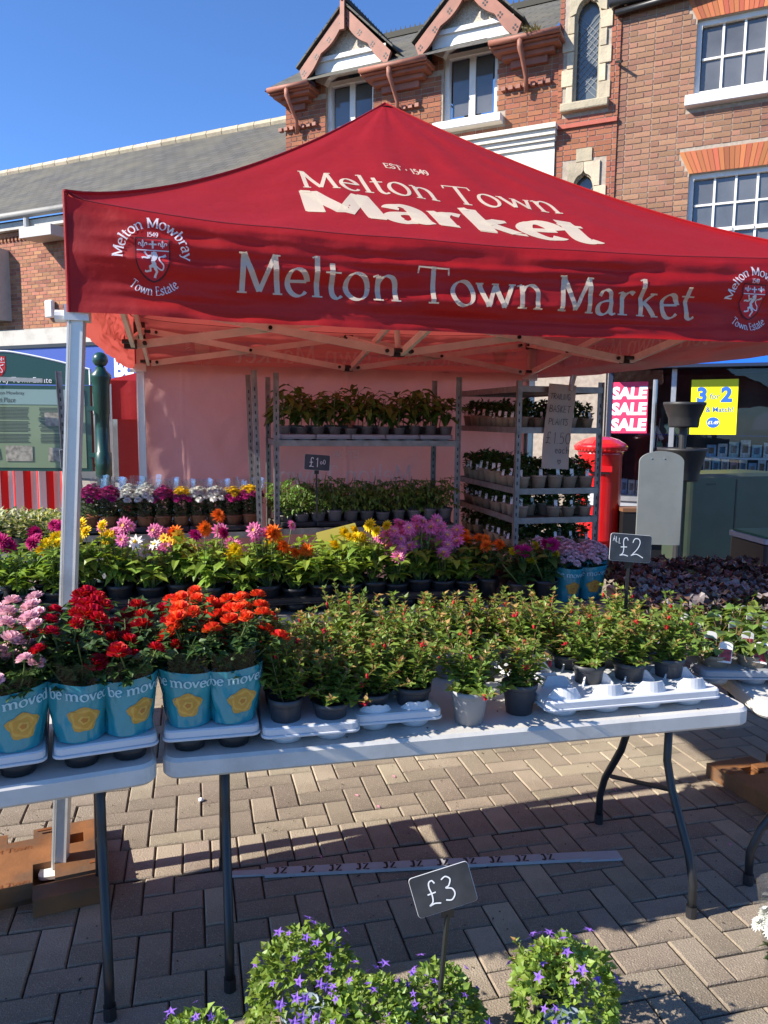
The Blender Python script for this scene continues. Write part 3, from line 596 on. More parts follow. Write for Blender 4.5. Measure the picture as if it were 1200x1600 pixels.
for h, og in ((TW1, True), (TW2, True)):
    poly = lancet(h, og); c = ((h[0] + h[1]) / 2)
    q = MB(); q.prism(poly, lambda x, z: V((x, .1, z)), lambda x, z: V((x, .12, z))); wn = BT.part(q, 'lancet_window', m_glass_lead)
    q = MB()                                        # diagonal lead came
    zz = h[2]
    for sgn in (1, -1):
        for k in range(-6, 34):
            za = h[2] - .3 + k * .085; p0 = (h[0] + .008, za if sgn > 0 else za + .3); p1 = (h[1] - .008, za + .3 * 1.45 - .13 if sgn > 0 else za + .3 - .435 + .13)
            z0_, z1_ = p0[1], p1[1]
            if min(z0_, z1_) < h[2] or max(z0_, z1_) > h[3] - .1: continue
            q.bar((p0[0], .094 - (0.003 if sgn > 0 else 0), z0_), (p1[0], .094 - (0.003 if sgn > 0 else 0), z1_), .004, .006)
    BT.part(q, 'lead_came', m_lead, under=wn)
    # moulded inner rim following the arch
    q = MB(); n = len(poly); inn = poly; cx, cz = c, (h[2] + h[3]) / 2
    for i in range(2, n): a, b_ = poly[i - 1], poly[i]; q.bar((a[0], .03, a[1]), (b_[0], .03, b_[1]), .05, .03)
    q.bar((poly[-1][0], .03, poly[-1][1]), (poly[0][0], .03, poly[0][1]), .05, .03); BT.part(q, 'moulding', m_stone, under=wn)
    # stone blocks left and right (long and short work)
    k = 0; z = h[2] - .0; hh = .21
    while z < h[3] - .32:
        for sd in (-1, 1):
            wlen = .15 if (k + (sd > 0)) % 2 else .085; e = h[0] if sd < 0 else h[1]; a, b_ = (e - wlen, e - .004) if sd < 0 else (e + .004, e + wlen)
            a = max(a, -1.247); q = MB(); q.rbox(((a + b_) / 2, -.0, z + hh / 2), (b_ - a, .09, hh - .008), .006, ch=.005); BT.part(q, 'stone_block', m_stone)
        z += hh; k += 1
    # pointed head in two stones
    hp = [p for p in poly if p[1] >= z - .001]
    for sd in (-1, 1):
        half = [p for p in hp if (p[0] - c) * sd >= -1e-6]; half.sort(key=lambda p: p[1])
        outer = [(c + sd * (h[1] - h[0]) * .72, z), (c + sd * (h[1] - h[0]) * .72, h[3] + .1), (c + sd * .002, h[3] + .1)]
        pl = [(p[0] + sd * .003, p[1]) for p in half]; pl = outer[:1] + outer[1:2] + outer[2:3] + list(reversed(pl)); pl = [(max(x, -1.247), zz_) for x, zz_ in pl]
        q = MB(); q.prism(pl, lambda x, zz_: V((x, -.045, zz_)), lambda x, zz_: V((x, .045, zz_))); BT.part(q, 'stone_block', m_stone)
    q = MB(); q.rbox((c, -.05, h[2] - .06), (h[1] - h[0] + .28, .14, .1), .008, ch=.012); BT.part(q, 'sill', m_stone)
    q = MB(); q.box((c, .0, h[3] + .19), (.2, .085, .16)); BT.part(q, 'keystone', m_stone)
stn = [(h[0] - .14, h[1] + .14, h[2] - .12, h[3] + .1) for h in (TW1, TW2)] + [((h[0] + h[1]) / 2 - .1, (h[0] + h[1]) / 2 + .1, h[3] + .1, h[3] + .27) for h in (TW1, TW2)]
m_ = MB()
for q in brick_field(-1.25, -.482, 3.2, 8.9, stn, 8): brick_add(m_, q, -.02)
BT.part(m_, 'brickwork', m_brM, kind='stuff')
q = MB(); q.bb(-1.25, -.482, -.06, -.021, 5.4, 5.45); BT.part(q, 'string_course', m_brM)
q = MB(); q.bar((-.52, -.05, 6.1), (-.43, -.16, 6.05), .02, .03); BT.part(q, 'iron_stay', m_black)

# --- middle building with two gabled dormers
BM = Bld('gabled_building', 'red brick building with two gabled dormers above a white painted front', -3.35)
DW = [(-4.74, -3.94, 5.5, 6.68), (-2.86, -2.08, 5.72, 6.72)]
SHW = (-4.9, -1.6, .5, 2.4)
q = MB(); wall_with_holes(q, -5.44, -1.252, 0, 6.45, [(h[0], h[1], h[2], 6.45) for h in DW] + [SHW], 0, .3)
for h in DW: q.bb(h[0] - .17, h[0], .0, .3, 6.45, 6.9); q.bb(h[1], h[1] + .17, 0, .3, 6.45, 6.9)
BM.part(q, 'wall', m_mort)
PANEL = (-2.85, -1.256, 3.0, 5.46)
fm = brick_field(-5.44, -1.252, 3.1, 6.42, [(h[0], h[1], h[2], 7) for h in DW] + [(h[0] - .1, h[1] + .1, h[2] - .13, h[2]) for h in DW] + [PANEL], 21)
for h in DW: fm += brick_field(h[0] - .17, h[0], 6.45, 6.88, [], 4) + brick_field(h[1], h[1] + .17, 6.45, 6.88, [], 6)
m_ = MB()
for q in fm: brick_add(m_, q)
BM.part(m_, 'brickwork', m_brM, kind='stuff')
q = MB(); q.bb(PANEL[0], PANEL[1] - .004, -.05, -.0, 2.9, 5.2); BM.part(q, 'white_front', m_cream)
q = MB()
for k, (d, z0, z1) in enumerate(((.08, 5.2, 5.27), (.11, 5.27, 5.33), (.15, 5.33, 5.40), (.19, 5.40, 5.46))): q.bb(PANEL[0] - .02 * k, PANEL[1] - .004 + .012 * k, -d, -.0, z0, z1 - .003)
BM.part(q, 'cornice', m_cream)
q = MB(); q.bb(-5.0, -1.5, -.15, -.01, 2.42, 2.9); BM.part(q, 'fascia', mat('cream_board', (.6, .57, .5), .6))
q = MB(); q.bb(SHW[0], SHW[1], .1, .12, SHW[2], SHW[3]); BM.part(q, 'shop_window', m_glassw)
for h in DW:
    c = (h[0] + h[1]) / 2; ex = h[0] - .1
    wn = window(BM, h[0], h[1], h[2], h[3] - .06, 2, 1, y=.12, fr=.06, bar=.09)
    q = MB(); q.rbox((c, -.03, h[2] - .06), (h[1] - h[0] + .2, .22, .11), .01, ch=.01); BM.part(q, 'sill', m_white)
    # white lintel with rounded lower corners
    lo, hi = h[3] - .07, 6.93; x0, x1 = h[0] - .16, h[1] + .16; pl = [(x0, lo + .02), (h[0] + .0, lo - .06), (h[0] + .05, lo + .03), (h[0] + .16, lo + .075), (h[1] - .16, lo + .075), (h[1] - .05, lo + .03), (h[1], lo - .06), (x1, lo + .02), (x1, hi), (x0, hi)]
    q = MB(); q.prism(pl, lambda x, z: V((x, -.03, z)), lambda x, z: V((x, .1, z))); q.bb(x0 - .06, x1 + .06, -.07, -.031, hi - .06, hi + .0); BM.part(q, 'lintel', m_white)
    ap = (c, 7.45); bs = .62
    q = MB(); q.prism([(c - .56, 6.935), (c + .56, 6.935), (c, ap[1] - .06)], lambda x, z: V((x, -.01, z)), lambda x, z: V((x, .1, z))); BM.part(q, 'gable', m_pebble)
    for sd in (-1, 1):                              # scalloped bargeboards
        lowx, lowz = c + sd * (bs + .13), 6.76; N_ = 40; up_ = []; lw_ = []
        for i in range(N_ + 1):
            f = i / N_; x = lowx + (ap[0] - lowx) * f; z = lowz + (ap[1] + .05 - lowz) * f; up_.append((x, z)); dpt = .15 + .055 * abs(sin(f * pi * 2.0 + .5)) + (.05 if f < .07 else 0); lw_.append((x - sd * dpt * .35, z - dpt * .9))
        lw_[-1] = (c, lw_[-1][1]); q = MB(); q.prism(up_ + list(reversed(lw_)), lambda x, z: V((x, -.17, z)), lambda x, z: V((x, -.12, z))); bb_ = BM.part(q, 'bargeboard', m_terra)
        for i in range(4):
            q = MB(); f = .06 + i * .28; x = lowx + (ap[0] - lowx) * f - sd * .035; z = lowz + (ap[1] - lowz) * f - .09
            for dx, dz in ((0, .03), (0, -.03), (.026, 0), (-.026, 0)): q.box((x + dx, -.171, z + dz), (.022, .006, .022))
            BM.part(q, 'cut_out', m_black, under=bb_)
        # dormer roof slope
        q = MB(); z0, z1 = lowz + .03, ap[1] + .08; ex = .04 * sd
        q.add([(lowx + ex, -.2, z0), (c, -.2, z1), (c, 2.2, z1), (lowx + ex, 2.2, z0), (lowx + ex, -.2, z0 + .03), (c, -.2, z1 + .035), (c, 2.2, z1 + .035), (lowx + ex, 2.2, z0 + .03)], [(0, 1, 2, 3), (4, 5, 6, 7), (0, 1, 5, 4), (0, 4, 7, 3)] if sd > 0 else [(3, 2, 1, 0), (7, 6, 5, 4), (4, 5, 1, 0), (3, 7, 4, 0)])
        o = BM.part(q, 'dormer_roof', m_slate); uv_plane(o)
        q = MB(); q.bb(*sorted((h[0] - .17 if sd < 0 else h[1] + .0, h[0] if sd < 0 else h[1] + .17)), .29, 1.6, 6.3, 6.95); BM.part(q, 'dormer_cheek', m_brM)
    q = MB(); q.bar((c, -.2, ap[1] - .28), (c, -.2, ap[1] + .1), .07, .05); q.tube([(c, -.2, ap[1] + .1), (c, -.2, ap[1] + .25)], [.04, .015], 6); BM.part(q, 'finial', m_terra)
    q = MB(); q.bar((c, -.2, ap[1] + .13), (c, 2.2, ap[1] + .13), .1, .06)
    for k in range(26): yy = -.16 + k * .09; q.add([(c, yy, ap[1] + .15), (c, yy + .07, ap[1] + .15), (c, yy + .035, ap[1] + .24), (c + .02, yy + .035, ap[1] + .15)], [(0, 1, 2), (0, 2, 3), (1, 3, 2)])
    BM.part(q, 'ridge_crest', m_slate)
# eaves: corbelled gutter boxes between the dormers
for k, (a, b_) in enumerate(((-5.55, -4.84), (-4.0, -2.98), (-2.1, -1.17))):
    q = MB(); zt = 6.5
    for i, (d, z0, z1, ins) in enumerate(((.30, zt - .05, zt, 0), (.24, zt - .09, zt - .053, .04), (.14, zt - .15, zt - .093, .12), (.07, zt - .24, zt - .153, .22))): q.bb(a + ins, b_ - ins, -d, -.0, z0, z1)
    BM.part(q, 'corbelled_eaves', m_terra)
    q = MB(); q.tube([(a, -.33, zt - .0), (b_, -.33, zt - .0)], .038, 8); BM.part(q, 'gutter', m_terra, True)
    px = (a + b_) / 2 + (-.05 if k != 0 else -.02); q = MB(); q.tube([(px, -.32, zt), (px, -.32, zt - .12), (px + .02, -.27, zt - .22), (px + .03, -.11, zt - .40), (px + .03, -.08, zt - .58)], [.042, .038, .03, .03, .03], 8); BM.part(q, 'downpipe', m_terra, True)
    q = MB()
    for i in range(7): q.bb(px - .32 + i * .1, px - .26 + i * .1, -.07, -.0, zt - .5, zt - .45)
    BM.part(q, 'dentils', m_terra)
q = MB(); q.add([(-5.6, -.34, 6.52), (-1.255, -.34, 6.52), (-1.255, 2.2, 8.14), (-5.6, 2.2, 8.14)], [(0, 1, 2, 3)]); o = BM.part(q, 'roof', m_slate); uv_plane(o)
q = MB(); q.add([(-5.6, -.34, 6.50), (-5.6, 2.2, 8.12), (-5.6, 4.5, 6.5)], [(0, 1, 2)]); q.bb(-5.44, -5.42, 0, 4.4, 4, 6.5); BM.part(q, 'gable_end', m_brM)
q = MB(); q.bar((-5.6, 2.2, 8.16), (-1.26, 2.2, 8.16), .14, .09)
for k in range(48): xx = -5.58 + k * .09; q.add([(xx, 2.2, 8.18), (xx + .07, 2.2, 8.18), (xx + .035, 2.2, 8.3), (xx + .035, 2.22, 8.18)], [(0, 1, 2), (0, 2, 3), (1, 3, 2)])
BM.part(q, 'ridge_crest', m_slate)
tuft = MB()
for k in range(90): leaf(tuft, (RU(-1.62, -1.4), RU(-.4, -.28), 6.51), sph(RU(0, 6.3), RU(.3, 1.4)), RU(.06, .13), .012, .1)
o = tuft.build('weed_tuft', leafmat('dry_weed', (.16, .13, .04)), None); o.location = F0; o.rotation_euler = (0, 0, FA); tag(o, 'dry weeds growing in the gutter beside the stair tower', 'plant')

# --- long low building on the left
BL = Bld('slate_roofed_building', 'long low brick building with plain slate roof beyond the left of the gazebo', -11)
q = MB(); q.bb(-19, -5.45, 0, .3, 0, 5.3); BL.part(q, 'wall', m_mort)
m_ = MB()
for q in brick_field(-13.5, -5.5, 3.3, 5.0, [], 31, head=False): brick_add(m_, q)
BL.part(m_, 'brickwork', m_brL, kind='stuff')
q = MB(); q.bb(-19, -5.45, -.05, -.001, 5.0, 5.08)
for k in range(80): q.bb(-13.5 + k * .1, -13.45 + k * .1, -.04, -.001, 4.93, 4.998)
BL.part(q, 'dentil_course', m_brL)
q = MB(); q.bb(-19, -5.45, -.16, -.0, 5.09, 5.22); BL.part(q, 'fascia_board', mat('weathered_white', (.48, .46, .42), .7, dirt=.6))
q = MB(); q.tube([(-19, -.24, 5.31), (-5.45, -.24, 5.31)], .07, 8); BL.part(q, 'gutter', mat('grey_gutter', (.3, .29, .26), .6, dirt=.6), True)
q = MB(); q.tube([(-10.95, -.22, 5.3), (-10.95, -.22, 5.0)], .05, 8); q.box((-10.4, -.3, 4.9), (.8, .42, .18)); BL.part(q, 'floodlight', mat('grey_box', (.45, .44, .42), .5))
q = MB(); q.add([(-19, -.28, 5.34), (-5.44, -.28, 5.34), (-5.44, 3.0, 7.45), (-19, 3.0, 7.45)], [(0, 1, 2, 3)]); o = BL.part(q, 'roof', m_slate); uv_plane(o)
for k in range(34):
    q = MB(); q.tube([(-18.9 + k * .4, 3, 7.46), (-18.51 + k * .4, 3, 7.46)], [.1, .105], 8); BL.part(q, 'ridge_tile', m_stone)
q = MB(); q.bb(-19, -5.45, -.12, -.001, 2.98, 3.26); BL.part(q, 'stone_band', mat('band_stone', (.5, .47, .42), .8, dirt=.4))
q = MB(); q.bb(-19, -5.45, -.2, -.001, 2.2, 2.9); BL.part(q, 'fascia', mat('fascia_blue', (.035, .07, .32), .4))
q = MB(); q.bb(-19, -5.45, -.23, -.001, 2.902, 2.965); BL.part(q, 'fascia_trim', m_black)
q = MB(); sans(q, 'Bo', .42, lambda x, y: V((-8.93 + x, -.204, 2.36 + y)), bold=.02, align='LEFT'); BL.part(q, 'lettering', m_wh)
q = MB(); q.bb(-19, -5.45, -.05, -.001, .5, 2.19); BL.part(q, 'shop_window', m_glassw)
q = MB()
for k in range(9): q.bb(-14 + k * .9, -13.94 + k * .9, -.08, -.051, .5, 2.19)
q.bb(-19, -5.45, -.085, -.052, 1.7, 1.76); BL.part(q, 'window_bars', mat('window_bar_grey', (.4, .4, .42), .5))
q = MB(); q.rbox((-10.62, -.06, 3.62), (.2, .1, .32), .04, ch=.02); BL.part(q, 'alarm_box', m_white)
q = MB(); q.bb(-12.6, -11.72, -.3, -.001, 3.45, 4.78); sb = BL.part(q, 'sign_box', mat('grey_sign', (.42, .41, .39), .5, dirt=.3))
q = MB(); q.bb(-12.5, -11.86, -.304, -.301, 3.55, 4.68); BL.part(q, 'sign_face', m_wh, under=sb)
random.seed(11)
# ============================================================= GAZEBO
m_red = fabric('canopy_red', (.34, .006, .010), (.52, .29, .27), .26, (.80, .13, .10))
m_wall = fabric('side_wall_red', (.42, .012, .025), (.56, .33, .315), .32, (.86, .38, .34))
m_print = mat('cloth_print', (.80, .69, .53), .7, trans=.38); m_printw = mat('cloth_print_white', (.80, .79, .82), .7, trans=.2)
m_shown = mat('print_painted_show_through', (.92, .72, .69), .8); m_shown.node_tree.nodes['Principled BSDF'].inputs['Alpha'].default_value = .65; m_dred = mat('crest_dark', (.07, .004, .008), .7); m_cred = mat('crest_red', (.55, .01, .02), .7)  # pale inside layer, its tone stands in for light passing through the print
m_frame = mat('gazebo_frame', (.88, .84, .76), .42, metal=.0, var=.12, nscale=12, dirt=.3); m_leg = mat('gazebo_leg', (.62, .60, .56), .35, metal=.3, dirt=.45)
m_blk = mat('black_plastic', (.018, .018, .02), .45)
GZ = thing('market_gazebo', 'red pop-up market gazebo lettered Melton Town Market on roof and valance', 'gazebo', S3(0, 0) + V((.028, 0, 0)), R14)
EZ, AZ = 2.36, 3.33
def sagc(s, p=.42): return (max(0.0, 4 * s * (1 - s))) ** p
def nz(x, y, z=0): return noise.noise(V((x, y, z)))
def rot4(a, b, k):       # turn about the middle of the gazebo
    x, y = a - 1.5, b - 1.5
    for _ in range(k): x, y = -y, x
    return x + 1.5, y + 1.5
OV = .006                # cloth stands this far outside the legs
def eave(s, k): return EZ - .08 * sagc(s) + .006 * nz(s * 9, k * 7)
def roof_pt(s, r, k):
    r = min(max(r, 0), 1); a = -OV + (1.5 + OV) * r + s * (3 + 2 * OV) * (1 - r); b = -OV + (1.5 + OV) * r; q = 4 * s * (1 - s)
    ev = eave(s, k); qm = q ** .6; z = ev + (AZ - ev) * (r ** 1.33 * (1 - qm) + r ** 1.1 * qm)
    w = (1 - r) * q ** .5 * min(1, r * 6); z += w * .014 * (.35 - abs(nz(s * 9 + 2 * r, r * 1.3, 11 + k))) + w * .010 * (.3 - abs(nz(s * 5 - 4 * r, r * 4 + s * 3, 21 + k)))
    z += w * (.016 * nz(s * 7 + 3 * r, r * 2.5, k * 5) + .010 * nz(s * 16, r * 5, 3 + k)) + .012 * q ** .5 * r * (1 - r) * sin(s * 26 + 2 * nz(s * 4, r * 3, k))
    a, b = rot4(a, b, k); return V((a - .09 * r, b, z))
def val_out(s, v, k):    # how far the hanging valance stands out
    x = s * 3
    prof = .038 * (1 - math.exp(-v * 7)) - .050 * v * v + (.045 * max(0, v - .84) / .16)
    f = .017 * nz(x * 1.1, v * 3.2, 9 * k) + .008 * nz(x * 2.6, v * 8, 2 + k) + .006 * nz(x * 9, v * 3.0, 4 + k) + .006 * nz(x * 1.5 + 5, v * 12, 1 + k) + .012 * (.25 - abs(nz(x * 1.3 + v * .9, v * 2.6 - x * .5, 31 + k))) + .007 * (.25 - abs(nz(x * 3.1 - v * 1.5, v * 3.5 + x * .7, 41 + k)))
    e = min(1, s * 14, (1 - s) * 14); return (prof + f * 1.6 * min(1, v * 8)) * e
def val_pt(s, v, k, off=0.0):
    zt = eave(s, k); zb = 1.985 - .022 * sagc(s, .8) + .006 * nz(s * 8, k * 3.3)
    a = -OV + s * (3 + 2 * OV); b = -OV - val_out(s, v, k) - off; z = zt + (zb - zt) * v
    a, b = rot4(a, b, k); return V((a, b, z))
def val_from(a, z, k, off):
    s = (a + OV) / (3 + 2 * OV); s = min(max(s, 0.001), .999); zt = eave(s, k); zb = 1.985 - .022 * sagc(s, .8) + .006 * nz(s * 8, k * 3.3); return val_pt(s, (zt - z) / (zt - zb), k, off)
def roof_from(a, b, k, off):
    r = (b + OV) / (1.5 + OV); s = (a + OV - (1.5 + OV) * r) / ((3 + 2 * OV) * (1 - r)); p = roof_pt(s, r, k); return p + V((0, 0, off))
panels = []; vals = []
for k in range(4):
    q = MB(); q.grid(lambda u, v: roof_pt(u, v, k), 110, 60); panels.append(q.build('canopy_panel', m_red, GZ, True))
    q = MB(); q.grid(lambda u, v: val_pt(u, 1 - v, k), 340, 60); vals.append(q.build('valance', m_red, GZ, True))
    q = MB(); q.tube([roof_pt(i / 60, .004, k) + V((0, 0, .001)) for i in range(61)], .0028, 5); q.build('seam', mat('seam_dark', (.16, .004, .01), .8), panels[k])
    q = MB(); q.tube([roof_pt(0, i / 30, k) for i in range(31)], .006, 6); q.build('ridge_piping', m_red, panels[k])
    q = MB(); q.tube([val_pt(0, i / 16, k) for i in range(17)], .006, 6); q.build('corner_seam', m_red, vals[k])
# lettering
def letter(name, text, fn, mt, parent, size, wide=1.0, W=.14, T=.05, phi=25, track=0.0, width=None, mono=None):
    S, w0 = strips(text, W, T, phi, wide, track, mono)
    if width: sx = width / (w0 * size)
    else: sx = 1.0
    x0 = 0.0
    for wd_ in text.split(' '):            # one mesh for each word
        S, w1 = strips(wd_, W, T, phi, wide, track, mono); q = MB(); put_strips(q, S, lambda x, y, kk: fn((x + x0) * size * sx, y * size, kk)); q.build(name, mt, parent); x0 += w1 + GL[' '][0] * wide + track
for k in range(4):
    if k in (0, 3): letter('lettering', 'Melton Town Market', lambda x, y, kk: val_from(.525 + x, 2.068 - .010 * x + y, k, .0032 + kk), m_print, vals[k], .128, width=1.765, W=.135, T=.042)
    if k in (1, 2): letter('lettering_painted_show_through', 'Melton Town Market', lambda x, y, kk: val_from(.55 + x, 2.068 - .010 * x + y, k, -.0022 - kk), m_shown, vals[k], .128, width=1.765, W=.135, T=.042)
def roof_letters(k):
    letter('lettering', 'Melton Town', lambda x, y, kk: roof_from(.85 + x, .475 - .085 * x + y, k, .0016 + kk), m_print, panels[k], .165, width=1.10, W=.13, T=.05)
    letter('lettering', 'Market', lambda x, y, kk: roof_from(.81 + x, .225 - .105 * x + y, k, .0016 + kk), m_print, panels[k], .21, width=1.15, W=.27, T=.11, phi=18)
    letter('lettering', 'EST * 1549'.replace('EST', 'EsT').replace('s', 'S'), lambda x, y, kk: roof_from(1.26 + x, .70 - .08 * x + y, k, .0016 + kk), m_print, panels[k], .05, width=.2, W=.2, T=.11)
for k in (0, 3): roof_letters(k)
# crest: ring of lettering round a shield with lion, fleurs-de-lis and cross
def arc_text(text, r, size, a_mid, flip, W=.15, T=.06, stretch=1.0):
    S, w0 = strips(text, W, T, 25); out = []
    for st in S:
        o = []
        for (x, y, nx, ny, h) in st:
            def mp(x_, y_):
                if not flip: th = a_mid - (x_ - w0 / 2) * size * stretch / r; rr = r + y_ * size; return rr * cos(th), rr * sin(th)
                th = a_mid + (x_ - w0 / 2) * size * stretch / r; rr = r - y_ * size; return rr * cos(th), rr * sin(th)
            o.append((mp(x - nx * h, y - ny * h), mp(x + nx * h, y + ny * h)))
        out.append(o)
    return out
def crest(parent, fn, scale=1.0, ring=True, w=None, nm='crest'):
    q = MB(); mw, mr, md = 0, 1, 2; c = scale
    def pair(P, m=0):
        for i, o in enumerate(P): q.add([p for a, b in o for p in (fn(*a, .0012 + (i % 5) * .0002), fn(*b, .0012 + (i % 5) * .0002))], [(2 * j, 2 * j + 2, 2 * j + 3, 2 * j + 1) for j in range(len(o) - 1)], m, .5)
    if ring:
        pair(arc_text('Melton Mowbray', .098 * c, .034 * c, radians(90), False, stretch=.96)); pair(arc_text('Town Estate', .122 * c, .030 * c, radians(-90), True, stretch=.86))
        S, w0 = strips('1549', .16, .08); put_strips(q, S, lambda x, y, kk: fn((x - w0 / 2) * .017 * c, .066 * c + y * .017 * c, .0012 + kk))
    def halfw(y): return .052 if y > 0 else .052 * max(0.0, 1 - (-y / .074) ** 2.2) ** .75
    for o, m, l in ((.0045, md, .0003), (0, mr, .0007)):
        def shp(u, v, o=o, l=l):
            y0, y1 = .058 + o, -.073 - o * 1.3; y = y0 + (y1 - y0) * v; w_ = halfw(y * .073 / (.073 + o * 1.3)) + o * (1 if v < .995 else 0); return fn((u * 2 - 1) * w_ * c, y * c, l)
        q.grid(shp, 8, 22, m, .5, True)
    P = [[(-.052, .022), (.052, .022)], [(0, .052, .006), (0, .028, .006)], [(-.013, .041, .005), (.013, .041, .005)]]
    for sx in (-.032, .032): P += [[(sx, .054, .003), (sx, .047, .007), (sx, .040, .003), (sx, .030, .004)], cat_rom([(sx - .004, .036), (sx - .008, .044), (sx - .013, .044), (sx - .013, .038)]), cat_rom([(sx + .004, .036), (sx + .008, .044), (sx + .013, .044), (sx + .013, .038)]), [(sx - .007, .036, .003), (sx + .007, .036, .003)]]
    # lion rampant
    P += [[(.006, .014, .010), (.008, .006, .017), (.004, -.004, .017), (.0, -.014, .012), (.004, -.024, .014), (.006, -.034, .010)], [(-.006, .012, .006), (.004, .013, .013), (.012, .012, .008)], [(-.01, .0, .010), (-.018, -.004, .007), (-.03, -.002, .006), (-.036, -.005, .008)],
          [(-.004, .004, .008), (-.017, .003, .006), (-.024, .012, .005), (-.027, .017, .008)], [(.003, -.026, .012), (-.010, -.032, .009), (-.009, -.043, .007), (-.022, -.046, .006), (-.027, -.044, .007)], [(.006, -.034, .011), (.012, -.046, .008), (.006, -.056, .007), (.004, -.064, .008)],
          [(p[0], p[1], .0045) for p in cat_rom([(.004, -.022), (.018, -.036), (.03, -.040), (.034, -.026), (.023, -.012), (.02, .0), (.032, .004), (.038, .008)])], [(.030, .002, .006), (.042, .008, .008)]]
    put_strips(q, poly_strips([[((p[0]) * c, p[1] * c, (p[2] if len(p) > 2 else .0035) * c) for p in L_] for L_ in P], .0035 * c), lambda x, y, kk: fn(x, y, .0014 + kk), 0)
    return q.build(nm, w or [m_printw, m_cred, m_dred], parent)
for k in range(4):
    for ca, cz in ((.262, 2.163), (2.545, 2.135)):
        if k in (0, 3): crest(vals[k], lambda x, y, l, ca=ca, cz=cz: val_from(ca + x * .98, cz + y * .98, k, .0026 + l), .98)
    for ca, cz in ((.262, 2.163), (2.545, 2.135)):
        if k in (1, 2): crest(vals[k], lambda x, y, l, ca=ca, cz=cz: val_from(ca + x * .98, cz + y * .98, k, -.0015 - l), .98, w=[m_shown, m_shown, m_wall], nm='crest_painted_show_through')
# back wall
def wall_pt(u, v, off=0.0):
    a = u * 3; z = .04 + 1.98 * v; x = a
    b = 2.985 + .024 * nz(x * 2.2, z * .6, 7) + .014 * nz(x * 7 + z * 2, z * .8, 3) + .012 * nz(x * 3, z * 4, 5) + .006 * nz(x * 9 - z * 4, z * 6, 2) + .022 * abs(nz(x * 2.2 + z * .5, z * 1.4 - x, 13)) + .012 * abs(nz(x * 5 - z * 1.5, z * 2.5 + x, 17)) - .004 * math.exp(-((a % .62 - .31) / .006) ** 2) - .012 * math.exp(-((a - 1.5) / .015) ** 2)
    return V((a, b + off, z))
q = MB(); q.grid(lambda u, v: wall_pt(u, v), 260, 110, flip=True); bw = q.build('back_wall', m_wall, GZ, True)
wf = lambda a, z, off: wall_pt(a / 3, (z - .04) / 1.98, off)
for off, mt, sg in ((-.003, m_shown, -1),):
    nm = 'lettering' if sg > 0 else 'lettering_painted_show_through'
    letter(nm, 'Melton Town', lambda x, y, kk: wf(1.5 - (x - .52), 1.16 + y, off + sg * kk), mt, bw, .14, width=1.04, W=.13, T=.05)
    letter(nm, 'Market', lambda x, y, kk: wf(1.5 - (x - .55), .9 + y, off + sg * kk), mt, bw, .2, width=1.1, W=.27, T=.11)
    letter(nm, 'EST * 1549'.replace('EST', 'EsT').replace('s', 'S'), lambda x, y, kk: wf(1.5 - (x - .1), 1.36 + y, off + sg * kk), mt, bw, .05, width=.2, W=.2, T=.11)
    crest(bw, lambda x, y, l: wf(1.5 - x, 1.58 + y, off + sg * l), 1.1, w=[mt, m_wall, m_wall] if sg < 0 else None, nm='crest' if sg > 0 else 'crest_painted_show_through')
# legs
def tube_leg(top, foot):
    q = MB(); t, f = V(top), V(foot); q.bar(f, t, .047, .047); 
    for sgx in (-1, 1):
        for sgy in (-1, 1): q.bar(f + V((sgx * .021, sgy * .025, 0)), t + V((sgx * .021, sgy * .025, 0)), .006, .004)
    return q
for (a, b, fa, fb) in ((.034, .034, -.115, .06), (2.966, .034, 3.0, .03), (2.966, 2.94, 2.966, 2.94), (.034, 2.94, .034, 2.94)):
    l = tube_leg((a, b, 2.29), (fa, fb, .05)).build('leg', m_leg, GZ)
    q = MB(); q.rbox((fa, fb, .045), (.13, .13, .012), .02); q.build('foot_plate', m_frame, l)
    q = MB(); d = V((fa - a, fb - b, 0)); P = V((a, b, 0)) + d * .12; q.box((P.x, P.y, 1.985), (.075, .075, .05)); q.tube([(P.x - .07, P.y, 1.975), (P.x + .01, P.y, 1.975)], .02, 10); q.build('leg_collar', mat('white_plastic', (.7, .69, .66), .45), l)
    q = MB(); q.box((a, b, 2.25), (.075, .075, .09)); q.build('corner_bracket', m_blk, l)
# scissor frame
ZB, ZT = 2.02, 2.235
mids = [(1.5, .075), (2.925, 1.5), (1.5, 2.925), (.075, 1.5)]; crn = [(.075, .075), (2.925, .075), (2.925, 2.925), (.075, 2.925)]
def truss(A, B, off):
    A, B = V((*A, 0)), V((*B, 0)); d = (B - A).normalized(); n = V((-d.y, d.x, 0)) * .014; A += d * .03; B -= d * .03
    for (z0, z1, sg) in ((ZB, ZT, 1), (ZT, ZB, -1)):
        q = MB(); q.bar(A + n * sg + V((0, 0, z0)), B + n * sg + V((0, 0, z1)), .02, .040); o = q.build('truss_bar', m_frame, GZ)
        for f in (.03, .5, .97):
            q = MB(); P = A.lerp(B, f) + V((0, 0, z0 + (z1 - z0) * f)); q.tube([P - n * 2.6, P + n * 2.6], .011, 8); q.build('bolt', m_blk, o)
for i in range(4): truss(crn[i], mids[i], 0); truss(mids[i], crn[(i + 1) % 4], 0); truss(mids[i], (1.5, 1.5), 0)
for m_i in mids + [(1.5, 1.5)]:
    for z in (ZB, ZT): q = MB(); q.box((*m_i, z), (.06, .06, .045)); q.build('truss_joint', m_blk, GZ)
q = MB(); q.tube([(1.5, 1.5, ZB), (1.41, 1.5, AZ - .05)], .017, 8); q.build('centre_pole', m_frame, GZ); q = MB(); q.lathe([(.005, -.05), (.05, -.02), (.055, -.012), (.02, -.006)], 12, c=(1.41, 1.5, AZ - .02)); q.build('pole_cap', m_blk, GZ)
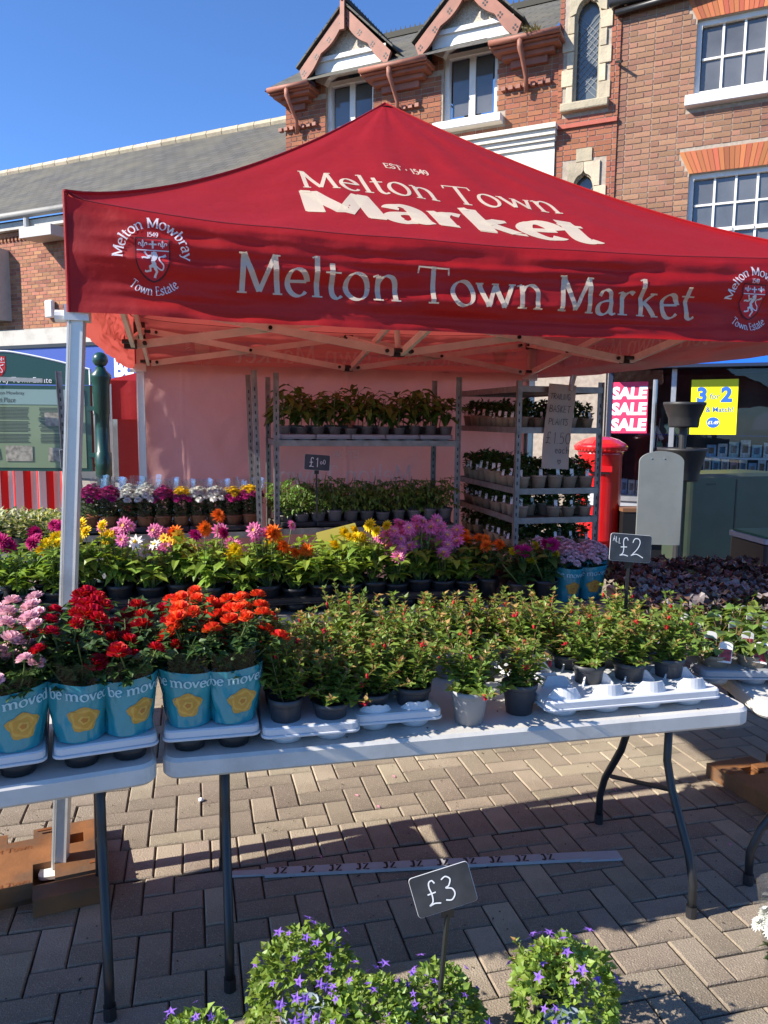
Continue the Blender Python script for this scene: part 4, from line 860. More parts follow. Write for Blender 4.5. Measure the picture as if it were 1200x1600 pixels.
# orange foot weights
m_or = mat('orange_plastic', (.27, .11, .035), .65, var=.45, nscale=6, dirt=.9, bump=.15)
def weight(loc, rz, label):
    t = thing('foot_weight', label, 'tent weight', loc, rz, 'orange foot weights')
    q = MB(); hx, hy, h = .29, .24, .075
    cuts_x = [-hx, -.2, -.115, .0 - .03, .06, .13, .235, hx]; holes = {(1, 1), (4, 1), (1, 3), (5, 3), (3, 4)}
    cy = [-hy, -.15, -.035, .06, .15, hy]
    for i in range(7):
        for j in range(5):
            if (i, j) in holes or (j == 0 and i in (2, 3)): continue
            dz = .012 if j in (0, 4) else 0
            q.bb(cuts_x[i], cuts_x[i + 1], cy[j], cy[j + 1], 0.002, h - dz)
    q.bb(cuts_x[1], cuts_x[6], cy[1], cy[4], .0, .02); q.build('plate', m_or, t)
    q = MB(); S, w0 = strips('Town Market Town', .16, .09)
    put_strips(q, S, lambda x, y, kk: V((-.24 + x * .026, .06 + .02 + y * .028, h + .0006 + kk))); put_strips(q, S, lambda x, y, kk: V((-.2 + x * .022, -.145 + y * .02, h + .0006 + kk))); q.build('moulded_lettering', mat('dark_orange', (.2, .06, .01), .7), t)
    for x, y in ((-.27, .1), (.27, -.1), (.1, .2)): q = MB(); q.box((x, y, h + .001), (.05, .012, .004)); q.build('rib', mat('dark_orange', (.2, .06, .01), .7), t)
    return t
weight(S3(-.24, .06, 0), R14 + radians(10), 'worn orange plastic foot weight under the front left gazebo leg')
weight(S3(3.02, .02, 0), R14 + radians(4), 'orange plastic foot weight at the right edge behind the front table')
q = MB(); q.bar((0, 0, 0), (1.22, 0, 0), .046, .012); m_strip = mat('strip_grey', (.42, .42, .44), .55, dirt=.3); st = q.build('metal_strip', m_strip, None); st.location = (-.42, 2.615, .008); st.rotation_euler = (0, 0, radians(6)); tag(st, 'flat grey metal strip marked JZ lying on the paving under the front table', 'metal strip')
for c_, d_ in (((1.26, .0, -.002), (.16, .056, .008)), ((-.06, .005, -.002), (.12, .03, .008))): q = MB(); q.box(c_, d_); q.build('end_tab', m_strip, st)
q = MB()
for k in range(11): put_strips(q, poly_strips([[(.03 + k * .1 + i * .027 + p[0] * .04, -.017 + p[1] * .034) for p in P] for i, c_ in enumerate('JZ') for P in HAND[c_]], .008), lambda x, y, kk: V((x, y, .0065 + kk)), 0, .0001)
q.build('lettering', m_black, st)['kind'] = 'stuff'

# ============================================================= TABLES
m_ptop = mat('table_plastic', (.62, .60, .56), .5, var=.12, nscale=5, dirt=.4, bump=.03, bscale=160); m_tleg = mat('table_leg', (.028, .03, .034), .38, var=.3, metal=.2)
def folding_table(label, loc, rz, L=1.83, W=.76, top=m_ptop, z=.74):
    t = thing('folding_table', label, 'table', loc, rz, 'folding tables')
    q = MB(); q.rbox((L / 2, W / 2, z - .029), (L, W, .058), .05, n=5, ch=.009); q.build('tabletop', top, t)
    for x, sx in ((.17, 1), (L - .14, -1)):
        lg = []
        for y0, y1 in ((.24, .06), (.50, .68)):
            P = [(x, y0, z - .045), (x, y0, z - .27), (x, y0 + (y1 - y0) * .2, z - .36), (x, y0 + (y1 - y0) * .82, z - .53), (x, y1, z - .62), (x, y1, .012)]; P = [(p[0], p[1], p[2]) for p in P]
            q = MB(); q.tube(P, .0145, 10); l = q.build('leg', m_tleg, t, True); q = MB(); q.tube([(x, y1, 0), (x, y1, .04)], .018, 10); q.build('foot_cap', m_blk, l)
        q = MB(); q.tube([(x, .24, z - .16), (x, .50, z - .16)], .009, 8); q.build('crossbar', m_tleg, t); q = MB(); q.tube([(x, .24 - .04, z - .36), (x, .5 + .1, z - .50)], .009, 8); q.build('crossbar', m_tleg, t)
        q = MB(); q.bar((x, .37, z - .18), (x + sx * .3, .37, z - .05), .02, .012); q.build('brace', m_tleg, t)
        q = MB(); q.box((x + sx * .2, .37, z - .075), (.06, .04, .04)); q.build('brace_lock', m_blk, t)
    return t
TA = (V((-.585, 1.95, 0)), radians(13.4)); TB = (V((-.59, 1.935, 0)), radians(22.5)); TC = (V((2.005, 2.42, 0)), radians(90))
def tbl(T, x, y, z=.74): o, r = T; return V((o.x + x * cos(r) - y * sin(r), o.y + x * sin(r) + y * cos(r), z))
folding_table('white folding table in front carrying the fuchsias and orange roses', TA[0], TA[1])
folding_table('white folding table at the left edge under pink and red roses', tbl(TB, -1.83, 0, 0), TB[1])
folding_table('white folding table cut off by the right edge beside the front table', TC[0], TC[1])
m_metal = mat('galvanised', (.34, .34, .33), .5, metal=.5, var=.25, nscale=8, dirt=.5); m_wood = mat('grey_wood', (.22, .18, .14), .8, var=.4, nscale=14, dirt=.3)
def staging(label, loc, rz, L, W, z=.74, legs=None):
    t = thing('metal_bench', label, 'bench', loc, rz, 'metal display benches')
    q = MB(); q.bb(0, L, 0, W, z - .012, z); q.build('deck', m_metal, t)
    for y in (.012, W - .012): q = MB(); q.bb(0, L, y - .012, y + .012, z - .05, z - .0125); q.build('rail', m_metal, t)
    for x in (.05, L - .05):
        for y in (legs or (.05, W - .05)): q = MB(); q.bb(x - .018, x + .018, y - .018, y + .018, 0, z - .0505); q.build('leg', m_metal, t)
    return t
staging('metal bench under the left end of the dahlia row', S3(-1.15, .86), R14, 1.5, .74, legs=(.3, .69)); staging('metal bench under the right half of the dahlia row', S3(.4, .76), R14, 1.5, .76, legs=(.3, .7))
staging('metal bench at the right end of the dahlia row under blue-sleeved pots', S3(1.93, .64), R14, .56, 1.1, legs=(.5, 1.0))

# ============================================================= TROLLEYS
m_post = mat('trolley_post', (.30, .29, .27), .5, metal=.5, var=.3, nscale=20, dirt=.4); m_board = mat('trolley_board', (.20, .165, .13), .8, var=.35, nscale=10, dirt=.3)
def trolley(label, loc, rz, w, d, h, shelves, lean=0.0):
    t = thing('plant_trolley', label, 'trolley', loc, rz, 'plant trolleys')
    for x in (0, w):
        for y in (0, d):
            q = MB(); q.bb(x - .018, x + .018, y - .003, y + .003, .12, h); q.bb(x - .018 if x == 0 else x + .012, x - .012 if x == 0 else x + .018, y - .016, y + .016, .12, h); p = q.build('post', m_post, t); p.rotation_euler = (0, lean, 0)
            q = MB()
            for k in range(int((h - .3) / .05)): q.box((x, y - .0035, .25 + k * .05), (.008, .002, .022))
            q.build('slots', m_blk, p)['kind'] = 'stuff'
            q = MB(); q.tube([(x, y - .02, .05), (x, y + .02, .05)], .05, 12); q.tube([(x, y, .05), (x, y, .125)], .014, 6); q.build('castor', m_blk, t)
    for z in [.13] + shelves:
        q = MB(); q.bb(.022, w - .022, .006, d - .006, z - .018, z); s = q.build('shelf', m_board, t)
        for y in (-.008, d + .008): q = MB(); q.bb(-.01, w + .01, y - .004, y + .004, z - .03, z + .008); q.build('shelf_lip', m_post, s)
        for x in (0, w): q = MB(); q.bb(x - .006, x + .006, .01, d - .01, z - .03, z + .008); q.build('shelf_lip', m_post, s)
    return t
trolley('plant trolley with wrapped chrysanthemums at the back left of the gazebo', S3(-.32, 2.33), R14, 1.17, .54, 1.92, [.90], lean=-.03)
trolley('plant trolley with pepper plants above and tomato plants below', S3(.93, 2.29), R14, 1.24, .55, 1.94, [.92, 1.50])
trolley('plant trolley stacked with bedding plants at the back right beside the red pillar box', S3(2.41, 1.82), R14, .565, 1.13, 1.90, [.80, 1.02, 1.21, 1.60, 1.86])
random.seed(23)
# ============================================================= PLANTS
m_pdark = mat('pot_dark', (.045, .048, .055), .45, orand=.2, dirt=.2); m_pgrey = mat('pot_grey', (.32, .32, .33), .5, orand=.15, dirt=.25); m_pwhite = mat('pot_white', (.6, .6, .58), .5, orand=.1, dirt=.2)
m_ptan = mat('pot_tan', (.30, .22, .155), .6, orand=.15, dirt=.2); m_pterra = mat('pot_terracotta', (.34, .105, .045), .7, orand=.15); m_pblue = mat('pot_blue_grey', (.16, .21, .27), .5)
m_soil = mat('soil', (.022, .014, .009), .95, bump=1.0, bscale=120); m_stem = mat('stem', (.10, .14, .035), .6, tint=.3); m_stemr = mat('stem_red', (.17, .10, .04), .6, tint=.3)
def pot(parent, r, h, mt, n=18):
    q = MB(); q.lathe([(r * .74, 0), (r * .93, h * .78), (r * .95, h * .8), (r * 1.0, h * .81), (r * 1.04, h), (r * .97, h), (r * .94, h * .9)], n, 0, .5); q.lathe([(r * .93, h * .88), (.001, h * .9)], n, 1, .5, cap=False)
    return q.build('pot', [mt, m_soil], parent, True)
def stem_path(p, d, L, n=5, grav=.0, rnd=.12):
    out = [V(p)]; d = d.copy()
    for i in range(n): d = (d + V((RU(-rnd, rnd), RU(-rnd, rnd), RU(-rnd, rnd) - grav))).normalized(); out.append(out[-1] + d * L / n)
    return out
def along(path, f):
    x = f * (len(path) - 1); i = min(int(x), len(path) - 2); return path[i].lerp(path[i + 1], x - i), (path[i + 1] - path[i]).normalized()
L_fu = leafmat('fuchsia_leaf', (.15, .225, .042)); L_fur = leafmat('fuchsia_tip', (.34, .21, .075)); P_fu = petal('fuchsia_flower', (.5, .018, .03))
bud = MB(); bud.lathe([(.0012, 0), (.0045, -.006), (.006, -.014), (.004, -.022), (.0008, -.027)], 6); M_bud = bud.mesh('flower', P_fu, True)
bud = MB(); bud.lathe([(.0012, 0), (.0045, -.006), (.005, -.012)], 6)
for k in range(4): leaf(bud, (0, 0, -.010), sph(k * pi / 2, -.25), .02, .009, -.5)
for k in range(4): leaf(bud, (0, 0, -.012), sph(k * pi / 2 + .7, -1.0), .012, .011, .1)
M_fflow = bud.mesh('flower', P_fu)
def fuchsia(i, potm, h=1.0, tips=.38):
    t = thing('potted_fuchsia', 'x', 'fuchsia'); pot(t, .052, .092, potm); q = MB(); fl = []
    for s in range(17):
        az = s * 2.4 + RU(-.3, .3); el = RU(.85, 1.5) if s > 5 else RU(.35, .9); L = RU(.15, .235) * h * .86 * (1 if s > 5 else .72)
        P = stem_path((RU(-.02, .02), RU(-.02, .02), .08), sph(az, el), L, 6, .02); q.tube(P, [.0018] * 6 + [.0008], 4, 2, caps=False)
        nn = int(L / .0125)
        for k in range(1, nn + 1):
            f = k / nn; p, d = along(P, f)
            for w in range(2 if k < nn else 5):
                a = k * 1.57 + w * pi / (1 if k < nn else 2.5) + RU(-.3, .3); top = f > .8
                dd = (sph(a, RU(.0, .6)) + d * (.35 if not top else .8)).normalized(); ll = RU(.028, .045) * (1 if not top else .6)
                leaf(q, p, dd, ll, ll * RU(.52, .66), RU(.05, .4), 1 if (top and random.random() < tips) else 0, None, RU(-.4, .4))
        if s > 3: fl.append(along(P, RU(.8, 1))[0])
    f_ = q.build('foliage', [L_fu, L_fur, m_stemr], t); f_['kind'] = 'stuff'
    for n_, p in enumerate(fl[::2][:5]):
        o = ob('flower', M_fflow if n_ % 3 == 0 else M_bud, t, p + V((RU(-.012, .012), RU(-.012, .012), .0))); o.scale = (.8,) * 3; o.rotation_euler = (RU(-.5, .5), RU(-.5, .5), RU(0, 6))
    return t
K_fu = Kind([fuchsia(i, m_pdark, [1, 1.12, .9, 1.05, .8, 1.0][i], [.38, .3, .45, .2, .35, .5][i]) for i in range(6)]); K_fug = Kind([fuchsia(i, m_pgrey, 1.0) for i in range(2)])

# ---- trays
def tray(label, loc, rz, nx, ny, p, mt, cup=True, upright=False, h=.045, torn=False, name='plant_tray', lipm=None):
    t = thing(name, label, 'tray', loc, rz, 'plant trays'); Lx, Ly = nx * p + .012, ny * p + .012; q = MB()
    q.rbox((Lx / 2, Ly / 2, h + .002), (Lx, Ly, .024), .022, n=4, ch=.004); q.rbox((Lx / 2, Ly / 2, h - .012), (Lx + .008, Ly + .008, .008), .025, n=4, ch=.002); q.build('rim', mt, t)
    for i in range(nx):
        for j in range(ny):
            c = ((i + .5) * p + .006, (j + .5) * p + .006, 0)
            if j in (0, ny - 1) or i in (0, nx - 1):
                q = MB(); q.lathe([(p * .34, .001), (p * .42, h - .018)], 14, c=c); q.build('cup', lipm or mt, t, True)
            if upright:
                hh = .035 if not torn else RU(.02, .045)
                for a0 in ((-150, 30) if not torn else (-150,)):      # moulded half cups standing up round each cell
                    q = MB(); N_ = 10; r0_, r1_ = p * .47, p * .43; vs = []; aa = radians(a0); span = radians(RU(95, 125))
                    for i_ in range(N_ + 1):
                        th = aa + span * i_ / N_; hz = hh * (min(1, i_ / 2, (N_ - i_) / 2) * .75 + .25) * (1 if not torn else RU(.7, 1))
                        for rr_, zz_ in ((r0_, h + .013), (r1_, h + .013 + hz), (r1_ - .0045, h + .013 + hz), (r0_ - .009, h + .013)): vs.append((c[0] + rr_ * cos(th), c[1] + rr_ * sin(th), zz_))
                    fs = []
                    for i_ in range(N_):
                        b_ = i_ * 4
                        for k_ in range(4): fs.append((b_ + k_, b_ + 4 + k_, b_ + 4 + (k_ + 1) % 4, b_ + (k_ + 1) % 4))
                    fs += [(0, 1, 2, 3), tuple(reversed(range(N_ * 4, N_ * 4 + 4)))]; q.add(vs, fs, 0, .5); q.build('cup_wall', mt, t)
    return t
m_trw = mat('tray_white', (.66, .67, .69), .42, var=.08, dirt=.15); m_trb = mat('tray_black', (.02, .021, .024), .42); m_trg = mat('tray_grey', (.30, .32, .35), .45, dirt=.2)

# ---- roses in printed sleeves
L_ro = leafmat('rose_leaf', (.06, .115, .035)); m_teal = mat('sleeve_teal', (.03, .30, .36), .22, coat=.5, var=.12, nscale=14, bump=.45, bscale=16); m_film = glass('clear_film', (.96, .97, .97), .28, .15, .012)
m_rp = [mat('print_rose_%d' % i, c, .35, coat=.3) for i, c in enumerate(((.55, .30, .05), (.68, .40, .08), (.62, .30, .045), (.50, .19, .03)))]; m_rtxt = mat('print_pale', (.42, .66, .70), .35, coat=.3); m_hole = mat('punched_hole', (.01, .05, .06), .6)
def rose_mesh(col, open_=1.0):
    q = MB()
    for ring, (n, r, z0, el, L, W) in enumerate(((3, .002, .008, 1.45, .014, .012), (4, .003, .006, 1.32, .016, .015), (5, .005, .004, 1.1, .018, .018), (6, .007, .002, .8, .020, .020), (7, .008, 0, .42 * open_ + .05, .022, .021), (6, .009, -.001, .02 + .1 * open_, .022, .022))):
        for k in range(n):
            a = 2 * pi * k / n + ring * .7; d = sph(a, el); s = V((-sin(a), cos(a), 0)); n_ = d.cross(s); b = V((r * cos(a), r * sin(a), z0))
            rows = []
            for f, wf, cf in ((0, .35, 0), (.5, 1, .25), (1, .72, .05)):
                c = b + d * L * f - n_ * (-.12 * L * f * f if ring > 2 else .25 * L * f)
                rows += [c - s * W / 2 * wf - n_ * W * .2 * wf, c, c + s * W / 2 * wf - n_ * W * .2 * wf]
            q.add(rows, [(0, 1, 4, 3), (1, 2, 5, 4), (3, 4, 7, 6), (4, 5, 8, 7)])
    return q.mesh('flower', petal('rose_' + col, {'pink': (.82, .50, .55), 'red': (.52, .008, .018), 'orange': (.85, .085, .025)}[col]), True)
def sleeve(t, r0, r1, rf, h0, h1, ph=0.0, wrinkle=.004, film=True):
    def pt(a, z, k=0.0):
        f = z / h1; r = r0 + (rf - r0) * f + wrinkle * nz(cos(a) * 1.4 + ph, sin(a) * 1.4, z * 9) + .006 * abs(nz(cos(a) * 2.5 + ph, sin(a) * 2.5, z * 14 + 5)) + k
        return V((r * cos(a) * 1.05, r * sin(a) * .97, z + (.006 * sin(2 * a + ph) * f)))
    q = MB(); q.grid(lambda u, v: pt(u * 2 * pi, .004 + (h0 - .004) * v), 110, 26, 0, .5); s = q.build('sleeve', m_teal, t, True)
    q = MB(); q.lathe([(r0 * .97, .0), (r0 * .98, .004)], 24); q.build('sleeve_base', m_teal, t)
    if film: q = MB(); q.grid(lambda u, v: pt(u * 2 * pi, h0 + (h1 - h0) * v), 36, 6, 0, .5); q.build('clear_collar', m_film, t, True)
    for ang in (-pi / 2, pi / 2):
        fn = lambda x, z, k: pt(ang + x / ((r0 + r1) / 2), z, .0016 + k)
        for g_, (sz, mi) in enumerate(((1, 0), (.82, 1), (.66, 2), (.5, 0), (.34, 1), (.2, 3))):
            q = MB(); n = 20; ply = []
            for i in range(n): a = 2 * pi * i / n; rr = .033 * sz * (1 + .12 * sin(a * 5 + g_) + .05 * sin(a * 3)); ply.append((.012 + rr * cos(a), h0 * .42 + rr * sin(a)))
            c0 = (.012, h0 * .42); q.add([fn(*c0, g_ * .0005)] + [fn(c0[0] + (x - c0[0]) * f_, c0[1] + (y - c0[1]) * f_, g_ * .0005) for f_ in (.3, .65, 1) for x, y in ply], [(0, 1 + i, 1 + (i + 1) % n) for i in range(n)] + [(1 + k_ * n + i, 1 + k_ * n + n + i, 1 + k_ * n + n + (i + 1) % n, 1 + k_ * n + (i + 1) % n) for k_ in (0, 1) for i in range(n)], 0, .5); q.build('printed_rose' if g_ == 0 else 'printed_petals', m_rp[mi], s)
        S, w0 = strips('be moved', .18, .08); q = MB(); put_strips(q, S, lambda x, y, kk: fn(-.060 + x * .0225, h0 * .75 + y * .025, kk)); q.build('lettering', m_rtxt, s)
        q = MB()
        for i in range(3):
            for sd in (-1, 1): c = (sd * .088, h0 * (.25 + .25 * i)); q.add([fn(c[0] + .0035 * cos(w), c[1] + .0035 * sin(w), .0005) for w in [j * pi / 3 for j in range(6)]], [tuple(range(6))], 0, .5)
        q.build('punched_holes', m_hole, s)
    return pt
def rose(col, i, n=11):
    t = thing('potted_rose', 'x', 'roses'); sleeve(t, .054, .07, .083, .152, .205, i * 3.1, wrinkle=.010); q = MB(); me = ROSE[col]
    fl = []
    for s in range(14):
        az = s * 2.4; P = stem_path((RU(-.02, .02), RU(-.02, .02), .1), sph(az, RU(.72, 1.5)), RU(.13, .215), 5, -.01); q.tube(P, [.0022] * 5 + [.0014], 4, 1, caps=False); fl.append(P[-1])
        for k in range(13):
            p, d = along(P, RU(.25, .95)); a = RU(0, 6.3); dd = sph(a, RU(-.2, .7)); c = p + dd * RU(.01, .03)
            for w in (-.7, 0, .7): ll = RU(.022, .034); leaf(q, c, sph(a + w, RU(-.2, .5)), ll, ll * .6, RU(.0, .3), 0, None, RU(-.5, .5))
    for k in range(130): a = RU(0, 6.3); rr = .07 * sqrt(random.random()); ll = RU(.024, .036); leaf(q, (rr * cos(a), rr * sin(a), RU(.13, .215)), sph(RU(0, 6.3), RU(-.3, .8)), ll, ll * .62, RU(0, .3), 0, None, RU(-.5, .5))
    q.lathe([(.058, .10), (.001, .105)], 14, 2, .5, cap=False)
    q.build('foliage', [L_ro, m_stem, m_soil], t)['kind'] = 'stuff'
    for k, p in enumerate(fl[:n]):
        o = ob('flower', me[k % 2], t, p); s_ = RU(.62, 1.0); o.scale = (s_, s_, s_); o.rotation_euler = (RU(-.5, .5), RU(-.5, .5), RU(0, 6))
    return t
ROSE = {c: [rose_mesh(c), rose_mesh(c, .5)] for c in ('pink', 'red', 'orange')}
K_ro = {c: Kind([rose(c, i + j * 2, [13, 10, 9][j]) for i in range(2)]) for j, c in enumerate(('pink', 'red', 'orange'))}

# ---- daisy-like heads: dahlia, chrysanthemum
def head_mesh(name, col, col2=None, rings=4, n0=9, R=.034, cen=None, flat=.3):
    q = MB()
    for k in range(rings):
        n = n0 + (rings - 1 - k); el = .05 + k * flat; L = R * (1 - k * .17)
        for i in range(n):
            a = 2 * pi * (i + .5 * (k % 2)) / n + RU(-.08, .08); leaf(q, V((cos(a), sin(a), 0)) * R * .1 + V((0, 0, .002 * k)), sph(a, el + RU(-.08, .08)), L * RU(.92, 1.06), R * .5, .12, 1 if (col2 and k >= rings - 2) else 0)
    if cen: q.lathe([(R * .22, R * .22), (R * .2, R * .3), (.0005, R * .34)], 8, 2)
    q.lathe([(R * .1, -.008), (R * .25, -.002), (R * .3, .001)], 7, 3)
    return q.mesh('flower', [petal('petal_' + name, col), petal('petal2_' + name, col2 or col), petal('centre_' + name, cen or col), m_stem])
DAH = {'yellow': head_mesh('yellow', (.80, .58, .008), None, 5, 9), 'pink': head_mesh('pink', (.78, .20, .42), (.80, .32, .45), 4, 9, cen=(.8, .5, .05)), 'orange': head_mesh('orange', (.82, .16, .012), None, 5, 9), 'magenta': head_mesh('magenta', (.42, .008, .13), None, 5, 10),
       'white': head_mesh('white', (.82, .80, .74), None, 2, 8, R=.036, cen=(.75, .5, .03)), 'bicolor': head_mesh('bicolor', (.80, .28, .02), (.75, .45, .04), 2, 8, cen=(.4, .1, .01)), 'bud': None}
L_da = leafmat('dahlia_leaf', (.19, .29, .042)); L_da_shade = leafmat('dahlia_leaf_painted_shade', (.05, .10, .025))  # second leaf is a darker copy with the canopy shade put into its colour
def dahlia(cols, i, n=5, dark=False, tall=1.0, dense=False):
    t = thing('potted_dahlia', 'x', 'dahlia'); pot(t, .062, .10, m_trb); q = MB(); hd = []
    for s in range(16):
        az = s * 2.4 + RU(-.2, .2); el = RU(.7, 1.45); P = stem_path((RU(-.02, .02), RU(-.02, .02), .09), sph(az, el), RU(.13, .235), 4, .0); q.tube(P, [.003, .003, .0025, .002, .0015], 4, 1, caps=False)
        for k in range(8):
            p, d = along(P, RU(.2, 1)); a = RU(0, 6.3); ll = RU(.04, .085); leaf(q, p, sph(a, RU(-.15, .75)), ll, ll * .52, RU(.05, .5), 0, None, RU(-.4, .4), True)
    for k in range(n):
        az = k * 2.4 + i; rr = RU(.02, .085) if not dense else RU(.01, .095); e = V((rr * cos(az), rr * sin(az), (RU(.27, .37) if not dense else RU(.24, .36)) * tall)); P = [V((rr * .3 * cos(az), rr * .3 * sin(az), .1)), V((rr * .6 * cos(az), rr * .6 * sin(az), .18)), e - V((0, 0, .006))]; q.tube(P, .0022, 5, 1, caps=False); hd.append(e)
        if k % 2 == 0: q.tube([P[1], P[1] + V((RU(-.05, .05), RU(-.05, .05), .08)) ], .0015, 4, 1, caps=False); q.lathe([(.002, -.008), (.008, 0), (.006, .008), (.001, .011)], 7, 0, .9, c=q.v[-1])
    q.build('foliage', [L_da_shade if dark else L_da, m_stem], t)['kind'] = 'stuff'
    for k, p in enumerate(hd):
        o = ob('flower', DAH[cols[k % len(cols)]], t, p); s_ = RU(.8, 1.25) if not dense else RU(.9, 1.2); o.scale = (s_,) * 3; a = RU(-2.4, -.7); o.rotation_euler = V((0, 0, 1)).rotation_difference((sph(a, RU(.25, .9)))).to_euler()
    return t
K_da = {'magenta': Kind([dahlia(['magenta'], 1, 3)]), 'yellow': Kind([dahlia(['yellow'], 2, 5), dahlia(['yellow'], 4, 4)]), 'pink': Kind([dahlia(['pink'], 3, 3)]), 'white': Kind([dahlia(['white', 'pink'], 5, 5, tall=.85)]), 'bicolor': Kind([dahlia(['bicolor'], 6, 7, tall=.85)]),
        'orange_magenta': Kind([dahlia(['orange', 'magenta', 'magenta'], 7, 4, tall=1.05)]), 'pink_yellow': Kind([dahlia(['pink', 'yellow'], 8, 4)]), 'orange_pink': Kind([dahlia(['pink', 'orange', 'pink'], 9, 5)]), 'orange': Kind([dahlia(['orange'], 10, 4)]),
        'pinks': Kind([dahlia(['pink'], 11, 15, tall=1.05, dense=True), dahlia(['pink'], 13, 14, tall=1.02, dense=True)]), 'dark_orange': Kind([dahlia(['orange'], 12, 3, True)]), 'dark_mixed': Kind([dahlia(['yellow', 'magenta', 'yellow'], 14, 5, True, .8)]), 'green': Kind([dahlia(['yellow'], 15, 0)])}  # dark kinds use the leaf colour that has shade painted in
CHC = {'magenta': (.42, .015, .17), 'white': (.80, .80, .74), 'yellow': (.82, .58, .01), 'palepink': (.74, .56, .60)}
CHR = {k: head_mesh('chrys_' + k, c, None, 4, 12, R=.024, flat=.32) for k, c in CHC.items()}
L_ch = leafmat('chrys_leaf', (.05, .095, .03))
def chrys(cols, i, film=True, slv=False):
    t = thing('potted_chrysanthemum', 'x', 'chrysanthemum')
    if not slv: pot(t, .05, .08, m_pterra)
    q = MB()
    for s in range(150):
        a = RU(0, 6.3); rr = RU(.02, .075); z = RU(.08, .19) + (.05 if slv else 0); ll = RU(.025, .045); leaf(q, (rr * cos(a) * .7, rr * sin(a) * .7, z), sph(a + RU(-.5, .5), RU(-.2, .9)), ll, ll * .6, RU(0, .4), 0, None, RU(-.5, .5))
    q.build('foliage', L_ch, t)['kind'] = 'stuff'
    for k in range(24):
        rr = .085 * sqrt(k / 24); a = k * 2.4; o = ob('flower', CHR[cols[0] if (len(cols) == 1 or k > 10) else cols[1]], t, (rr * cos(a), rr * sin(a), .235 - 8 * rr * rr + RU(-.006, .006) + (.03 if slv else 0))); o.rotation_euler = V((0, 0, 1)).rotation_difference(V((rr * cos(a) * 9, rr * sin(a) * 9, 1)).normalized()).to_euler()
    if film:
        q = MB(); q.grid(lambda u, v: V(((.052 + .045 * v + .005 * nz(u * 20, v * 3, i)) * cos(u * 2 * pi), (.052 + .045 * v + .005 * nz(u * 20, v * 3, i)) * sin(u * 2 * pi), .02 + .27 * v + .012 * nz(u * 9, v, i) * v)), 26, 6); q.build('clear_wrapper', m_film, t, True)
    if slv: sleeve(t, .054, .07, .083, .175, .2, i, film=False)
    return t
K_ch = {c: Kind([chrys(v, j)]) for j, (c, v) in enumerate((('magenta', ['magenta']), ('white', ['white']), ('magenta and yellow', ['magenta', 'yellow'])))}
K_mum = Kind([chrys(['palepink'], 7, False, True), chrys(['palepink'], 9, False, True)])

# ---- vegetables and bedding
L_pe = leafmat('pepper_leaf', (.085, .16, .03)); L_to = leafmat('tomato_leaf', (.12, .21, .04))
m_pmid = mat('pot_brown_grey', (.13, .12, .115), .55, orand=.3, dirt=.3)
def pepper(i):
    t = thing('pepper_plant', 'x', 'seedling'); pot(t, .042, .07, m_pmid); q = MB()
    P = stem_path((0, 0, .06), V((0, 0, 1)), RU(.17, .25), 5, 0, .1); q.tube(P, [.0035] * 5 + [.002], 5, 1, caps=False)
    for k in range(15):
        p, d = along(P, .3 + .7 * k / 15); a = k * 2.4; st_ = p + sph(a, .45) * RU(.02, .05); q.tube([p, st_], .0013, 4, 1, caps=False); ll = RU(.09, .14) * (1.1 - .35 * k / 15); leaf(q, st_, sph(a, RU(-.5, .35)), ll, ll * .5, RU(.1, .5), 0, None, RU(-.3, .3), True)
    q.build('foliage', [L_pe, m_stem], t)['kind'] = 'stuff'; return t
def tomato(i):
    t = thing('tomato_plant', 'x', 'seedling'); pot(t, .042, .07, m_pmid); q = MB()
    for s in range(3):
        P = stem_path((RU(-.012, .012), RU(-.012, .012), .06), sph(RU(0, 6.3), RU(1.2, 1.5)), RU(.13, .19), 5, 0, .12); q.tube(P, [.0025] * 5 + [.0015], 4, 1, caps=False)
        for k in range(8):
            p, d = along(P, .2 + .8 * k / 8); a = k * 2.4 + s; dr = sph(a, RU(-.1, .6)); br = stem_path(p, dr, RU(.05, .08), 3, .2, .1)
            q.tube(br, .001, 3, 1, caps=False)
            for j, f in enumerate((.4, .4, .7, .7, 1)):
                pp, dd = along(br, f); sd = (-1) ** j * (.9 if f < 1 else 0); ll = RU(.022, .036); leaf(q, pp, (Matrix.Rotation(sd, 3, 'Z') @ dd).normalized(), ll, ll * .5, .35, 0, None, RU(-.5, .5))
    q.build('foliage', [L_to, m_stem], t)['kind'] = 'stuff'; return t
K_pe = Kind([pepper(i) for i in range(4)]); K_to = Kind([tomato(i) for i in range(4)])
L_be = leafmat('bedding_leaf', (.05, .095, .022)); tinyf = {c: head_mesh('tiny_' + c, v, None, 1, 5, R=.014) for c, v in (('white', (.75, .72, .68)), ('pink', (.6, .15, .25)))}
m_lab = mat('plant_label', (.72, .70, .68), .5); m_labr = mat('label_red', (.45, .04, .07), .5, var=.7, nscale=70)
def bedding(c, i):
    t = thing('bedding_plant', 'x', 'bedding plant'); pot(t, .044, .07, m_ptan, 14); q = MB()
    for s in range(110): a = RU(0, 6.3); ll = RU(.022, .042); leaf(q, (RU(-.03, .03), RU(-.03, .03), RU(.06, .15)), sph(a, RU(-.2, 1.2)), ll, ll * .6, RU(0, .4), 0, None, RU(-.6, .6))
    q.build('foliage', L_be, t)['kind'] = 'stuff'
    if c:
        for k in range(3): o = ob('flower', tinyf[c], t, (RU(-.035, .035), RU(-.035, .035), RU(.14, .17))); o.rotation_euler = (RU(-.6, .6), RU(-.6, .6), 0)
    q = MB(); q.box((.0, -.034, .085), (.02, .0015, .05), R=Matrix.Rotation(-.2, 3, 'X')); q.build('label', m_lab, t); return t
K_bd = Kind([bedding('white', 0), bedding(None, 1), bedding('pink', 2), bedding(None, 3)])
